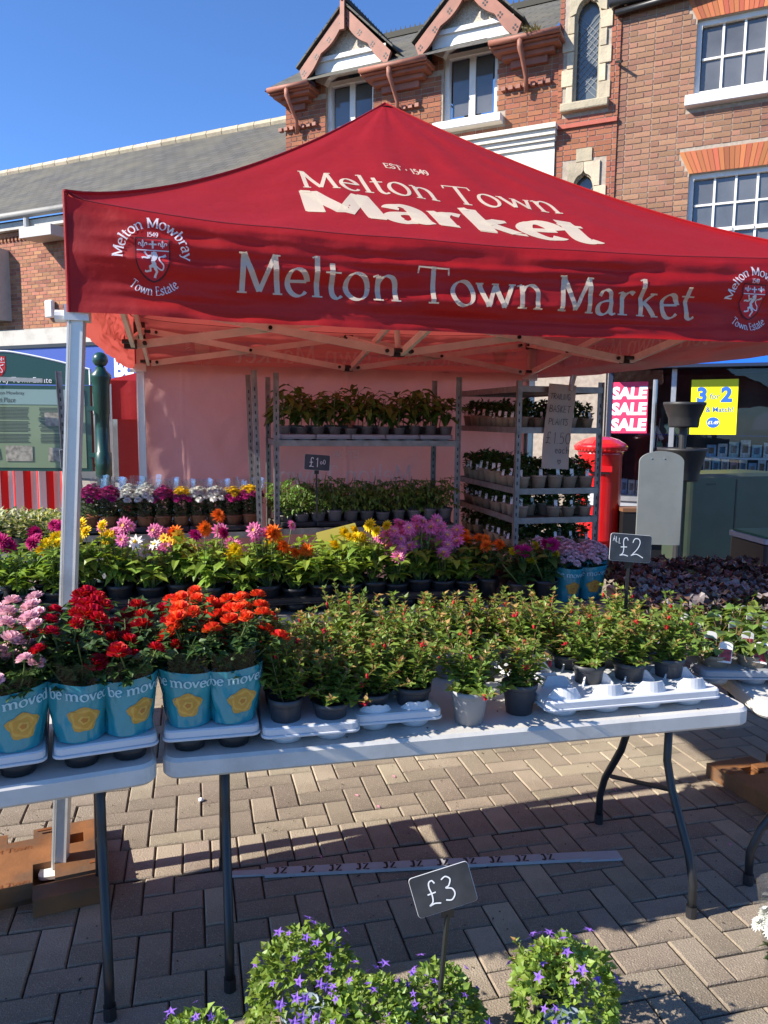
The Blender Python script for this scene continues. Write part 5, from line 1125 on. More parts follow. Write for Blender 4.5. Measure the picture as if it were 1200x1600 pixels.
L_bg = leafmat('begonia_leaf', (.13, .20, .04), .4); L_hd = leafmat('heuchera_leaf', (.095, .05, .04), .6, .35, .15); L_hs = leafmat('heuchera_silver', (.20, .17, .17), .4, .4, .1)
def begonia(i):
    t = thing('potted_begonia', 'x', 'begonia'); pot(t, .05, .075, m_ptan); q = MB()
    for s in range(34): a = s * 2.4; el = RU(.1, 1.2); st_ = V((0, 0, .07)) + sph(a, el) * RU(.02, .08); q.tube([(0, 0, .06), st_], .0016, 4, 1, caps=False); ll = RU(.034, .058); leaf(q, st_ - sph(a, 0) * .01, sph(a + RU(-.6, .6), RU(-.3, .4)), ll, ll * .8, RU(.1, .5), 0, None, RU(-.4, .4), True)
    q.build('foliage', [L_bg, m_stemr], t)['kind'] = 'stuff'
    q = MB(); q.rbox((0, 0, .032), (.046, .0016, .062), .0007, n=2); q.prism(ell(0, .062, .023, .012, 0, 180, 8), lambda x, z: V((x, -.0008, z)), lambda x, z: V((x, .0008, z))); o = q.build('label', m_lab, t, loc=(.02, -.047, .055)); o.rotation_euler = (-.15, .1, 0)
    q = MB(); q.bb(-.02, .02, -.0018, -.0012, .008, .048); q.build('label_picture', m_labr, o); return t
def heuchera(i, silver):
    t = thing('potted_heuchera', 'x', 'heuchera'); pot(t, .055, .08, m_trb); q = MB()
    for s in range(70):
        a = s * 2.4; el = RU(.0, 1.2); c = V((0, 0, .07)) + sph(a, el) * RU(.03, .11); ll = RU(.024, .044); n = 9; d = sph(a, RU(-.3, 1.0)); sd = perp(d); up = sd.cross(d); vs = [c]
        for k in range(n): th = 2 * pi * k / n; rr = ll * .6 * (1 + .12 * (k % 2)); vs.append(c + d * rr * cos(th) + sd * rr * sin(th) + up * (.009 * sin(k * 2.1 + s) + .004))
        q.add(vs, [(0, 1 + k, 1 + (k + 1) % n) for k in range(n)], 1 if (silver and random.random() < .7) else 0)
    q.build('foliage', [L_hd, L_hs], t)['kind'] = 'stuff'; return t
K_bg = Kind([begonia(i) for i in range(3)]); K_hd = Kind([heuchera(i, False) for i in range(2)]); K_hs = Kind([heuchera(i, True) for i in range(2)])
L_ca = leafmat('campanula_leaf', (.19, .28, .045), .35); bell = MB()
for k in range(5): leaf(bell, (0, 0, 0), sph(k * 2 * pi / 5, .75), .02, .011, .55)
M_bell = bell.mesh('flower', petal('campanula_petal', (.33, .16, .68)))
def campanula(i, R=.14, nf=32):
    t = thing('potted_campanula', 'x', 'campanula'); pot(t, .06, .10, m_pblue); q = MB(); fl = []
    for s in range(1300):
        a = RU(0, 6.3); el = math.asin(RU(-.75, 1)); rr = R * (RU(.55, 1.0) ** .5) * (1 + .16 * nz(cos(a) * 1.5 + i, sin(a) * 1.5, el)); c = V((0, 0, .15)) + V((sph(a, el).x * rr, sph(a, el).y * rr, sph(a, el).z * rr * 1.15)); ll = RU(.015, .028)
        d = (sph(a, el) + sph(RU(0, 6.3), RU(-1, 1)) * .9).normalized(); leaf(q, c, d, ll, ll * .85, RU(0, .3), 0, None, RU(-.7, .7))
        if len(fl) < nf and el > .1: fl.append((c + sph(a, el) * .022 + V((0, 0, .012)), sph(a, el)))
    q.build('foliage', L_ca, t)['kind'] = 'stuff'
    for p, d in fl: o = ob('flower', M_bell, t, p); s_ = RU(.5, .85); o.scale = (s_,) * 3; o.rotation_euler = V((0, 0, 1)).rotation_difference((d + V((RU(-.5, .5), RU(-.5, .5), .3))).normalized()).to_euler()
    return t
K_ca = Kind([campanula(0), campanula(1, .135), campanula(2, .13, 20)])
L_va = leafmat('variegated_leaf', (.13, .19, .06), .3); L_vc = leafmat('variegated_cream', (.45, .45, .28), .25)
def variegated(i):
    t = thing('variegated_plant', 'x', 'foliage plant'); pot(t, .055, .09, m_trb); q = MB()
    for s in range(260): a = RU(0, 6.3); el = math.asin(RU(-.1, 1)); c = V((0, 0, .1)) + sph(a, el) * RU(.04, .115); ll = RU(.028, .045); leaf(q, c, (sph(a, el) + sph(RU(0, 6.3), .2) * .7).normalized(), ll, ll * .55, .2, 0 if random.random() < .5 else 1, None, RU(-.6, .6))
    q.build('foliage', [L_va, L_vc], t)['kind'] = 'stuff'; return t
K_va = Kind([variegated(i) for i in range(2)])
# ------------------------------------------------------------- setting them out
random.seed(31)
for c, x0, lab in (('red', -.30, 'red'), ('pink', -.60, 'pink'), ('pink', -.9, 'pale')):
    pass
fdir = lambda P: atan2(P.y, P.x) - pi / 2            # turn a printed front towards someone standing at the stall front
def rose_tray(T, x0, y0, col, lbl, trl, nx=2, ny=3):
    tray(trl, tbl(T, x0, y0, .742), T[1], nx, ny, .121, m_trw, lipm=m_trb, h=.058)
    for j in range(ny):
        for i in range(nx):
            P = tbl(T, x0 + .066 + i * .121, y0 + .066 + j * .121, .742 + .073); rw = ['front', 'middle', 'back'][j]
            K_ro[col].put(P, '%s roses in a teal printed sleeve, %s of the %s row in %s' % (lbl, ['left', 'right', 'third'][i], rw, ['the tray'][0] if 'far' not in trl else 'the tray at the left edge'), 'roses in teal sleeves', T[1] + RU(-.3, .3), sc_=1.06)
rose_tray(TA, .005, .015, 'orange', 'bright orange', 'white plant tray of orange roses at the left end of the front table')
rose_tray(TB, -.252, .015, 'red', 'deep red', 'white plant tray of red roses at the corner of the left table')
rose_tray(TB, -.525, .015, 'pink', 'pale pink', 'white plant tray of pale pink roses at the left edge')
# fuchsias on the front table
G = 'fuchsias on the front table'
tray('white plant tray beside the orange roses holding fuchsias', tbl(TA, .268, .01, .742), TA[1], 2, 4, .13, m_trw)
tray('torn white plant tray with broken dividers in the middle of the front table', tbl(TA, .535, .05, .742), TA[1], 2, 4, .125, m_trw, upright=True, torn=True)
tray('white plant tray with raised dividers at the right end of the front table', tbl(TA, 1.125, .03, .742), TA[1], 4, 4, .148, m_trw, upright=True)
rows = ['front', 'second', 'third', 'back']
for j in range(4):
    for i in range(2):
        K_fu.put(tbl(TA, .338 + i * .13, .078 + j * .13, .762), 'fuchsia in dark pot beside the orange roses, %s of the %s row' % (['left', 'right'][i], rows[j]), G, wild=.14)
        K_fu.put(tbl(TA, .60 + i * .125, .12 + j * .125, .766), 'fuchsia in dark pot in the torn white tray, %s of the %s row' % (['left', 'right'][i], rows[j]), G, wild=.14)
K_fug.put(tbl(TA, .895, .09, .7415), 'fuchsia in a grey pot standing alone at the front edge of the table', G, i=0, sc_=1.12); K_fu.put(tbl(TA, 1.075, .13, .7415), 'fuchsia in a dark pot standing between the lone grey pot and the white tray', G, sc_=1.06)
for k, (x, y) in enumerate(((.96, .50), (1.09, .54), (.87, .62), (1.0, .68), (1.15, .68))): K_fug.put(tbl(TA, x, y, .7415), 'fuchsia in a grey pot behind the two loose pots, %s from the front' % ORD[k], G, sc_=1.02, i=k % 2, wild=.14)
for j in range(4):
    for i in range(4):
        if j == 0 or (i == 0 and j == 1): continue
        K_fu.put(tbl(TA, 1.125 + .07 + i * .148, .04 + j * .148, .768), 'fuchsia in the white tray at the right end, %s column from the left, %s row' % (ORD[i], rows[j]), G, sc_=.98, wild=.14)
# begonias and heucheras on the right-hand table
Gb = 'begonias and heucheras on the right-hand table'
def tc(x, y, z=.742): return V((x, y, z))
tray('grey plant tray of begonias on the right-hand table', tc(1.10, 2.56), radians(0), 5, 4, .132, m_trg)
n = 0
for j in range(4):
    for i in range(5): K_bg.put(tc(1.172 + i * .132, 2.632 + j * .132, .768), 'begonia in tan pot with picture label, %s from the left in the %s row' % (ORD[i], rows[j]), Gb, rz=RU(-.4, .4))
for j in range(8):
    for i in range(6):
        P = tc(1.17 + i * .132 + j * .02, 3.16 + j * .135); rr_ = random.random(); kd, nm_ = (K_bg, 'green begonia') if rr_ < (.3 if j < 5 else .12) else ((K_hs, 'silvery heuchera') if j < 4 or rr_ > .85 else (K_hd, 'dark purple heuchera'))
        kd.put(P, '%s behind the tray on the right-hand table, %s from left, %s row back' % (nm_, ORD[i], ORD[j]), Gb, sc_=1.08)
# dahlia row
Gd = 'dahlias in black trays'
seq = [('magenta', -.50), ('magenta', -.36), ('yellow', -.21), ('yellow', -.07), ('pink', .06), ('white', .20), ('bicolor', .33), ('orange_magenta', .47), ('pink_yellow', .60), ('orange_pink', .73), ('orange', .86), ('green', .99), ('yellow', 1.13), ('yellow', 1.25), ('pinks', 1.36), ('pinks', 1.48), ('pinks', 1.60), ('green', 1.72), ('dark_orange', 1.84), ('dark_mixed', 1.97), ('dark_mixed', 2.10)]
nice = {'orange_magenta': 'orange and magenta', 'pink_yellow': 'pink and yellow', 'orange_pink': 'pink and orange', 'pinks': 'crowded pink', 'bicolor': 'orange-yellow', 'white': 'white and pink', 'dark_orange': 'shaded orange', 'dark_mixed': 'shaded yellow and magenta', 'green': 'unopened'}
for k, (c, a) in enumerate(seq):
    b = .98 if a < .4 else (.86 if a < 1.9 else .74)
    K_da[c].put(S3(a, b, .763), '%s dahlia in the front dahlia row, %s from the left' % (nice.get(c, c), ORD[k] if k < 20 else 'last'), Gd, rz=R14 + RU(-.3, .3), wild=.12)
for k, (c, a) in enumerate([('green', -.43), ('magenta', -.28), ('green', -.12), ('pink_yellow', .02), ('green', .15), ('orange_pink', .28), ('green', .4), ('pink', .53), ('green', .67), ('pink_yellow', .8), ('green', .93), ('green', 1.06), ('green', 1.2), ('pinks', 1.42), ('pinks', 1.54), ('dark_orange', 1.67), ('dark_orange', 1.79)]):
    K_da[c].put(S3(a, 1.14 if a < .4 else 1.02, .763), '%s dahlia in the second dahlia row, %s from the left' % (nice.get(c, c), ORD[k]), Gd, rz=R14 + RU(-.3, .3))
for k, (a, b, nx, lb) in enumerate(((-.58, .90, 4, 'under the magenta dahlias at the left edge'), (-.02, .90, 3, 'under the white and pink dahlias'), (.40, .78, 5, 'under the orange dahlias'), (1.07, .78, 5, 'under the crowded pink dahlias'))):
    tray('black plant tray ' + lb, S3(a, b, .742), R14, nx, 2, .132, m_trb, h=.06)
for k, (a, b) in enumerate(((2.24, .78), (2.38, .80), (2.2, .93), (2.34, .94), (2.47, .95), (2.22, 1.08), (2.36, 1.1))):
    K_mum.put(S3(a, b, .743), 'pale pink chrysanthemum in teal sleeve, %s nearest of the cluster beside the £2 sign' % ORD[k], 'pale pink chrysanthemums', rz=radians(0) + RU(-.2, .2), sc_=1.0)
for k, (a, b) in enumerate(((2.0, .95), (2.1, 1.05), (1.98, 1.15), (2.06, 1.3))): K_hd.put(S3(a, b, .742), 'dark purple heuchera behind the shaded dahlias, %s from the front' % ORD[k], Gb)
# trolleys
for j in range(3):
    for k in range(10):
        c = ['magenta', 'magenta', 'white', 'white', 'magenta', 'magenta and yellow', 'white', 'white', 'magenta and yellow', 'magenta and yellow'][k]
        if j < 2: K_ch[c].put(S3(-.24 + k * .112, 2.45 + j * .17, .925), 'wrapped %s chrysanthemum on the left trolley, %s from left, %s row' % (c, ORD[k], rows[j]), 'wrapped chrysanthemums', sc_=1.1, wild=.06)
for k in range(5): tray('black plant tray of chrysanthemums on the left trolley, %s from the left' % ORD[k], S3(-.30 + k * .224, 2.37, .902), R14, 2, 4, .107, m_trb, h=.03)
for j in range(4):
    for k in range(11):
        K_to.put(S3(.99 + k * .112, 2.36 + j * .125, .945), 'tomato plant on the middle trolley, %s from the left, %s row' % (ORD[k], rows[j]), 'tomato plants', sc_=1.15, wild=.18)
        if j < 3: K_pe.put(S3(.99 + k * .112, 2.37 + j * .15, 1.525), 'pepper plant on the top shelf of the middle trolley, %s from the left, %s row' % (ORD[k], rows[j]), 'pepper plants', sc_=1.0, wild=.2)
for z, nm in ((.922, 'tomato'), (1.502, 'pepper')):
    for k in range(5): tray('dark plant tray of %s plants on the middle trolley, %s from the left' % (nm, ORD[k]), S3(.955 + k * .238, 2.31, z), R14, 2, 4, .113, m_trb if nm == 'tomato' else m_trg, h=.03)
n = 0
for z, nm in ((.80, 'fourth'), (1.02, 'third'), (1.21, 'second'), (1.60, 'top')):
    for i in range(5):
        for j in range(10):
            if (i > 1 and j > 2) or random.random() < .06: continue
            K_bd.put(S3(2.465 + i * .114 + RU(-.01, .01), 1.88 + j * .108 + RU(-.008, .008), z + .003), 'small bedding plant on the %s shelf of the right trolley, %s column, %s row back' % (nm, ORD[i], ORD[j]), 'bedding plants on the right trolley', rz=R14 + (-.9 if i == 0 else 0) + RU(-.4, .4), sc_=RU(.95, 1.12) * (1.15 if nm == 'second' else 1), wild=.12)
# on the ground and at the left
for k, (x, y, lb, s_) in enumerate(((-.20, 1.86, 'purple campanula on the ground at the left of the £3 sign', 1.0), (-.03, 1.70, 'purple campanula nearest the camera between two others', .95), (.15, 1.78, 'purple campanula with the £3 sign stuck in it', .9), (.49, 1.82, 'purple campanula standing apart at the right front', 1.0), (-.42, 1.60, 'purple campanula barely in view at the bottom left', .9))):
    K_ca.put((x, y, 0), lb, 'campanulas on the ground', sc_=s_)
K_fu.put((.47, 1.98, .0), 'drooping red fuchsia lying behind the right campanula', G, sc_=.9)
K_ch['white'].put((1.19, 2.05, 0), 'film-wrapped white flowers at the right edge on the ground', 'wrapped chrysanthemums', sc_=1.1)
bx = staging('metal bench of variegated plants at the left edge beyond the gazebo leg', (-3.6, 5.1, 0), 0, 1.75, .55, .72)
for j in range(3):
    for k in range(10): K_va.put((-3.1 + k * .125, 5.2 + j * .15, .722), 'variegated cream and green plant at the left edge, %s from the left, %s row' % (ORD[k], rows[j]), 'variegated plants', sc_=1.2)
for K in [K_fu, K_fug, K_mum, K_pe, K_to, K_bd, K_bg, K_hd, K_hs, K_ca, K_va, *K_ro.values(), *K_da.values(), *K_ch.values()]: K.clean()
random.seed(41)
# ============================================================= SIGNS
m_chalkb = mat('chalkboard', (.022, .024, .028), .5, var=.5, nscale=12, col2=(.05, .053, .058)); m_chalk = mat('chalk', (.8, .8, .78), .9); m_edge = mat('board_edge', (.45, .46, .47), .5)
def price_sign(label, card_c, w, h, roll, rz, stick_to, writing, mcard=None, lean=-.12):
    t = thing('price_sign', label, 'price sign', (card_c[0], card_c[1], stick_to), rz, 'chalkboard price signs'); cz = card_c[2] - stick_to
    M3 = Matrix.Rotation(lean, 3, 'X') @ Matrix.Rotation(roll, 3, 'Y')
    X90 = Matrix.Rotation(radians(90), 3, 'X')
    q = MB(); q.rbox((0, 0, 0), (w, h, .003), .008, n=3); q.v = [tuple(M3 @ (X90 @ V(v)) + V((0, 0, cz))) for v in q.v]; b = q.build('card', mcard or m_chalkb, t)
    q = MB(); q.tube([tuple(M3 @ V((x, 0, z)) + V((0, 0, cz))) for x, z in ell_rect(w, h)], .0013, 5); q.build('card_edge', m_edge, b)
    q = MB(); writing(q, lambda x, y, k=0: M3 @ V((x, -.0022 - k, y)) + V((0, 0, cz))); q.build('chalk_writing', m_chalk, b)
    p0 = M3 @ V((0, .003, -h / 2 + .004)) + V((0, 0, cz)); q = MB(); q.bar(p0, p0 + V((0, .006, -.03)), .03, .004); q.bar(p0 + V((0, .006, -.025)), V((0, .02, 0)), .011, .007); q.build('stick', m_blk, t); return t
def ell_rect(w, h, r=.008):
    out = []
    for sx, sy, a0 in ((1, -1, -90), (1, 1, 0), (-1, 1, 90), (-1, -1, 180)):
        for k in range(4): a = radians(a0 + 30 * k); out.append((sx * (w / 2 - r) + r * cos(a), sy * (h / 2 - r) + r * sin(a)))
    return out + out[:1]
price_sign('black chalkboard price sign reading £3 above the front campanulas', (.150, 1.71, .538), .146, .098, radians(-16), radians(4), .24, lambda q, f: hand(q, '£3', .058, .0034, f, -.045, -.028))
def two(q, f):
    hand(q, '£2', .066, .0032, f, -.045, -.03)
    S = poly_strips([[(-.062 + p[1] * -.0 + (i * .0), .02 + .0) for p in [(0, 0)]] for i in range(0)], .002)
    x = -.066
    for i, c in enumerate('ALL'): put_strips(q, poly_strips([[(-.070 + p[0] * .016 + i * .011, .022 + p[1] * .02 - i * .004) for p in P] for P in HAND[c]], .002), f, 0, .0001)
price_sign('black chalkboard price sign reading ALL £2 above the right end of the front table', (.895, 2.75, 1.195), .156, .098, radians(5), radians(8), .86, two)
price_sign('dark chalkboard price sign reading £1 among the tomato plants', (-.44, 5.02, 1.365), .165, .10, radians(4), R14, .98, lambda q, f: (hand(q, '£1', .06, .0045, f, -.055, -.03), hand(q, 'o0', .03, .003, f, .02, -.01)))
price_sign('small blue-black price tag on the left trolley post', (-1.93, 4.70, 1.39), .10, .115, radians(-4), radians(10), 1.2, lambda q, f: hand(q, '£1', .05, .004, f, -.03, -.025))
q = MB(); q.rbox((0, 0, 0), (.21, .13, .0025), .004, n=2); yc = q.build('yellow_card', mat('yellow_card', (.62, .56, .12), .5, trans=.35), None); yc.location = S3(1.12, 1.1, 1.035); yc.rotation_euler = (radians(68), radians(-13), R14); tag(yc, 'blank yellow card propped among the dahlias', 'card')
ps = thing('paper_sign', 'handwritten paper sign for trailing basket plants at £1.50 each on the right trolley', 'sign', S3(2.655, 1.785, 1.345), R14); ps.rotation_euler = (0, radians(3), R14)
q = MB(); q.grid(lambda u, v: V(((u - .5) * .19, .012 * sin(v * 5) - .006 * sin(u * 6), v * .535)), 8, 16, 0, .5, True); q.v += [(a, b + .0012, c) for a, b, c in q.v]; nn_ = len(q.v) // 2; q.f += [[i + nn_ for i in reversed(f)] for f in q.f]; q.m *= 2; q.t *= 2; q.build('sheet', mat('brown_paper', (.50, .42, .34), .85, var=.12, nscale=6, bump=.2, bscale=20, trans=.2), ps)
for txt, y, h, x in (('TRAILING', .44, .036, -.085), ('BASKET', .36, .042, -.08), ('PLANTS', .28, .04, -.075), ('£1.50', .16, .072, -.085), ('each', .10, .045, -.01), ('@', .03, .055, .01)):
    q = MB(); hand(q, txt, h, .0034, lambda a, b, k=0: V((a, .012 * sin(b / .535 * 5) - .006 * sin((a / .19 + .5) * 6) - .003 - k, b)), x, y)
    q.build('handwriting', mat('marker_ink', (.05, .045, .05), .7), ps)
q = MB(); q.bar((.06, -.012, .50), (.075, -.02, .60), .012, .02); q.bar((.06, .012, .50), (.072, .02, .60), .012, .02); q.build('bulldog_clip', m_metal, ps)

# ============================================================= STREET FURNITURE
m_prb = mat('post_box_red', (.60, .008, .010), .3, coat=.5, var=.08, nscale=6)
pb = thing('pillar_box', 'red cylindrical post box behind the right trolley', 'post box', (2.30, 8.2, 0), radians(-15))
q = MB(); q.lathe([(.245, 0), (.245, .30), (.235, .33)], 32); q.build('base', m_black, pb, True)
q = MB(); q.lathe([(.228, .3305), (.226, .9), (.224, 1.28), (.232, 1.30), (.236, 1.33)], 36); q.build('body', m_prb, pb, True)
q = MB(); q.lathe([(.24, 1.331), (.262, 1.35), (.276, 1.37), (.28, 1.385), (.272, 1.40), (.25, 1.42), (.18, 1.46), (.1, 1.485), (.01, 1.492)], 36)
for k in range(40): a = 2 * pi * k / 40; q.box((.262 * cos(a), .262 * sin(a), 1.355), (.018, .018, .02), R=Matrix.Rotation(a, 3, 'Z'))
q.build('cap', m_prb, pb)
q = MB(); q.box((0, -.226, 1.16), (.24, .05, .06)); q.build('slot_hood', m_prb, pb); q = MB(); q.box((0, -.2275, 1.12), (.2, .03, .022)); q.build('posting_slot', m_black, pb)
q = MB(); q.grid(lambda u, v: V((.232 * sin((u - .5) * 1.3), -.232 * cos((u - .5) * 1.3), .4 + .62 * v)), 10, 2); q.build('door', m_prb, pb)
q = MB(); sans(q, 'POST OFFICE', .034, lambda x, y: V((.231 * sin(x / .231), -.231 * cos(x / .231), .345 + y)), bold=.001); q.build('lettering', mat('post_gold', (.45, .06, .05), .4), pb)
q = MB(); q.box((-.06, -.231, .86), (.12, .012, .16)); q.build('collection_plate', m_wh, pb)
ab = thing('sign_board', 'blank grey board with arched top on a black post in front of the shop', 'board', (2.45, 6.8, 0), radians(-6))
pl = [(-.19, .56), (.19, .56), (.19, 1.30)] + ell(0, 1.30, .19, .095, 10, 170, 14) + [(-.19, 1.30)]
q = MB(); q.prism(pl, lambda x, z: V((x, -.015, z)), lambda x, z: V((x, .015, z))); q.build('panel', mat('board_grey', (.20, .22, .215), .5, var=.12, nscale=4, dirt=.25), ab)
q = MB(); q.bb(-.045, .045, .017, .09, 0, 1.2); q.build('post', m_black, ab); q = MB(); q.lathe([(.17, 0), (.16, .03), (.05, .05)], 20, c=(0, .05, 0)); q.build('foot', m_black, ab)
q = MB()
for x in (-.09, .02): q.lathe([(.007, 0), (.007, .004)], 8, c=(0, 0, 0)); q.v[-16:] = [(v[0] + x, -.016 - v[2], v[1] + 1.33) for v in q.v[-16:]]
q.build('screws', m_alu, ab)
pt_ = thing('tiered_planter', 'black two-tier round planter tower between grey board and shop window', 'planter', (2.80, 7.25, 0))
m_plb = mat('planter_black', (.022, .022, .024), .5, dirt=.3)
q = MB(); q.tube([(0, 0, 0), (0, 0, 1.62)], .035, 12); q.build('stem', m_plb, pt_)
for z0, z1, r0, r1 in ((1.60, 1.835, .135, .19), (1.10, 1.41, .16, .225)): q = MB(); q.lathe([(r0 * .95, z0), (r0, z0 + .02), (r0 * 1.04, z0 + .09), (r0 * 1.08, z0 + .1), (r1 * .97, z1 - .03), (r1, z1 - .025), (r1, z1), (r1 * .9, z1), (r1 * .85, z1 - .05)], 28); q.build('tier', m_plb, pt_, True)
q = MB(); q.lathe([(.25, 0), (.25, .05), (.05, .09)], 24); q.build('base', m_plb, pt_)
q = MB(); q.tube([(-.14, .03, 0), (-.14, .03, 2.05)], .022, 8); sp = q.build('slim_pole', m_alu, None); sp.location = (2.72, 7.4, 0); tag(sp, 'slim grey pole rising behind the black planter tower', 'pole')
q = MB(); q.bb(-.14, .14, -.1, .1, 0, .72); bn = q.build('litter_bin', m_black, None); bn.location = (2.62, 8.0, 0); q = MB(); q.bb(-.15, .15, -.11, .11, .722, .76); q.build('rim', mat('bin_brown', (.2, .1, .05), .5), bn); tag(bn, 'black bin with brown rim between post box and grey board', 'bin')
# green utility cabinet
cb = thing('utility_cabinet', 'green rounded utility cabinet at the right edge', 'cabinet', (3.47, 8.02, 0), radians(24)); m_gc = mat('cabinet_green', (.045, .066, .04), .45, var=.25, nscale=3, dirt=.45, coat=.15)
q = MB(); q.rbox((0, 0, .68), (1.35, .55, .92), .11, n=6, ch=.035); q.build('housing', m_gc, cb, False); q = MB(); q.rbox((0, 0, .11), (1.3, .5, .215), .09, n=5); q.build('plinth', mat('cabinet_plinth', (.11, .14, .09), .6, dirt=.5), cb)
q = MB(); q.bb(-.42, -.30, -.279, -.276, 1.03, 1.05); q.build('vent', m_black, cb); q = MB(); q.bb(-.02, .0, -.279, -.276, .3, 1.08); q.build('door_gap', m_black, cb)
q = MB(); q.rbox((0, 0, .03), (1.9, .8, .06), .02); pl_ = q.build('wooden_pallet', mat('pale_wood', (.5, .4, .28), .8, var=.3, nscale=8), None); pl_.location = (3.3, 6.6, 0); pl_.rotation_euler = (0, 0, radians(-8)); tag(pl_, 'pale wooden boards lying in front of the green cabinet', 'pallet')
cr_ = thing('plastic_crate', 'dark crate stack behind the heucheras at the right edge', 'crate', (2.56, 4.75, 0), radians(5))
q = MB(); q.rbox((0, 0, .46), (.6, .4, .92), .02); q.build('stack', m_blk, cr_); q = MB(); q.rbox((0, 0, .945), (.62, .42, .03), .02); q.build('rim', m_trg, cr_); q = MB(); q.rbox((0, 0, .968), (.58, .38, .014), .01); q.build('green_mesh', mat('green_mesh', (.03, .14, .07), .7, bump=.8, bscale=90), cr_)
bx = thing('cardboard_box', 'small pinkish cardboard box on the dark crates at the right edge', 'box', (2.62, 4.72, .976), radians(8)); q = MB(); q.box((0, 0, .035), (.3, .2, .07)); q.build('carton', mat('card_pink', (.48, .27, .21), .8), bx); q = MB(); q.bb(-.15, .15, -.01, .01, .0702, .072); q.build('tape', m_wood, bx)

# ---- town information board with green post, left
ib = thing('information_board', 'green framed town information board headed The Market Place', 'information board', (-3.45, 7.0, 0), radians(2)); m_gn = mat('board_green', (.008, .05, .035), .35, coat=.3)
q = MB(); pl = [(-.82, 1.93), (.79, 1.93), (.79, 2.06)] + cat_rom([(.79, 2.07), (.5, 2.14), (.2, 2.20), (0, 2.22), (-.3, 2.19), (-.82, 2.06)], 5); q.prism(pl, lambda x, z: V((x, -.02, z)), lambda x, z: V((x, .02, z))); hd = q.build('header', m_gn, ib)
q = MB(); q.tube([(x, -.02, z) for x, z in pl[2:]], .009, 6); q.tube([(.79, -.02, 1.93), (.79, -.02, 2.06)], .009, 6); q.build('header_edge', m_wh, hd)
crest(hd, lambda x, y, l: V((-.03 + x * 1.5, -.021 - l * 1.5, 2.09 + y * 1.5)), .95, ring=False)
q = MB(); sans(q, 'Melton Mowbray Town Estate', .07, lambda x, y: V((.02 + x, -.022, 1.945 + y))); q.build('header_lettering', m_wh, hd)
q = MB(); q.bb(-.82, .79, -.03, .03, 1.15, 1.92); q.build('frame', m_gn, ib); q = MB(); q.bb(-.77, .74, -.034, -.031, 1.18, 1.885); pn = q.build('panel', mat('panel_green', (.20, .26, .15), .3, var=.1, nscale=2, coat=.3), ib)
q = MB(); q.bb(-.77, .74, -.0375, -.035, 1.75, 1.885); q.build('title_band', mat('panel_blue', (.22, .32, .30), .3, coat=.3), pn)
q = MB(); S, w0 = strips('The Market Place', .15, .07); put_strips(q, S, lambda x, y, kk: V((-.05 + (x - w0 / 2) * .036, -.039 - kk, 1.77 + y * .038))); sans(q, 'The Story of Melton Mowbray', .042, lambda x, y: V((-.05 + x, -.039, 1.838 + y))); q.build('title', mat('print_dark', (.03, .04, .04), .5), pn)
q = MB()
for cx in (-.65, -.28, .1, .48):
    for k in range(26):
        if cx < -.5 and 7 < k < 13 or k in (9, 18): continue
        q.box((cx + RU(-.01, .0), -.0352, 1.72 - k * .0125), (.3 + RU(-.04, 0), .0006, .0055))
q.build('small_print', mat('print_dark', (.03, .04, .04), .5), pn)['kind'] = 'stuff'
for x, z, w, h, r in ((-.62, 1.63, .26, .07, 0), (-.3, 1.30, .17, .1, .12), (-.12, 1.30, .17, .1, -.12), (.14, 1.31, .24, .14, 0), (.5, 1.62, .24, .12, 0), (.5, 1.3, .2, .12, .05)): q = MB(); q.box((x, -.0385, z), (w, .002, h), R=Matrix.Rotation(r, 3, 'Y')); q.build('photograph', mat('old_photo', (.16, .15, .12), .5, var=.8, nscale=22, col2=(.4, .37, .3)), pn)
gp = thing('green_post', 'dark green cast post with ball finial beside the information board', 'post', (-2.56, 7.0, 0)); q = MB(); q.lathe([(.085, 0), (.085, .2), (.068, .25), (.062, 1.1), (.072, 1.11), (.072, 1.32), (.062, 1.33), (.06, 1.66), (.069, 1.68), (.073, 1.92), (.078, 1.95), (.09, 2.0), (.09, 2.02), (.05, 2.06), (.04, 2.09)], 20); q.build('shaft', m_gn, gp, True)
q = MB(); q.lathe([(.002, 2.085)] + [(.068 * sin(a), 2.155 - .068 * cos(a)) for a in [pi * k / 10 for k in range(1, 10)]] + [(.001, 2.223)], 18); q.build('ball', m_gn, gp, True)
for z in (1.3, 1.72): q = MB(); q.bb(-.13, -.05, -.02, .02, z - .02, z + .02); q.build('bracket', m_gn, gp)
# ---- neighbouring stalls
m_st = bpy.data.materials.new('striped_cloth'); m_st.use_nodes = True; N = m_st.node_tree.nodes; Lk = m_st.node_tree.links; wv = N.new('ShaderNodeTexWave'); wv.inputs['Scale'].default_value = 2.6; wv.bands_direction = 'X'; wv.wave_profile = 'SIN'; tcn = N.new('ShaderNodeTexCoord'); Lk.new(tcn.outputs['UV'], wv.inputs[0]); rp = N.new('ShaderNodeValToRGB'); rp.color_ramp.interpolation = 'CONSTANT'; rp.color_ramp.elements[0].color = (.62, .02, .018, 1); rp.color_ramp.elements[1].color = (.78, .75, .70, 1); rp.color_ramp.elements[1].position = .5; Lk.new(wv.outputs[0], rp.inputs[0]); Lk.new(rp.outputs[0], N['Principled BSDF'].inputs['Base Color']); N['Principled BSDF'].inputs['Roughness'].default_value = .8
sc_t = thing('striped_stall', 'stall hung with red and white striped cloth at the left edge', 'stall', (-4.1, 8.0, 0)); q = MB(); q.grid(lambda u, v: V((-.9 + 1.75 * u, .05 * sin(u * 44) + .02 * sin(u * 90 + 2), .08 + 1.05 * v)), 140, 6, 0, .5); cl = q.build('striped_cloth', m_st, sc_t, True); me = cl.data; uvl = me.uv_layers.new(name='uv')
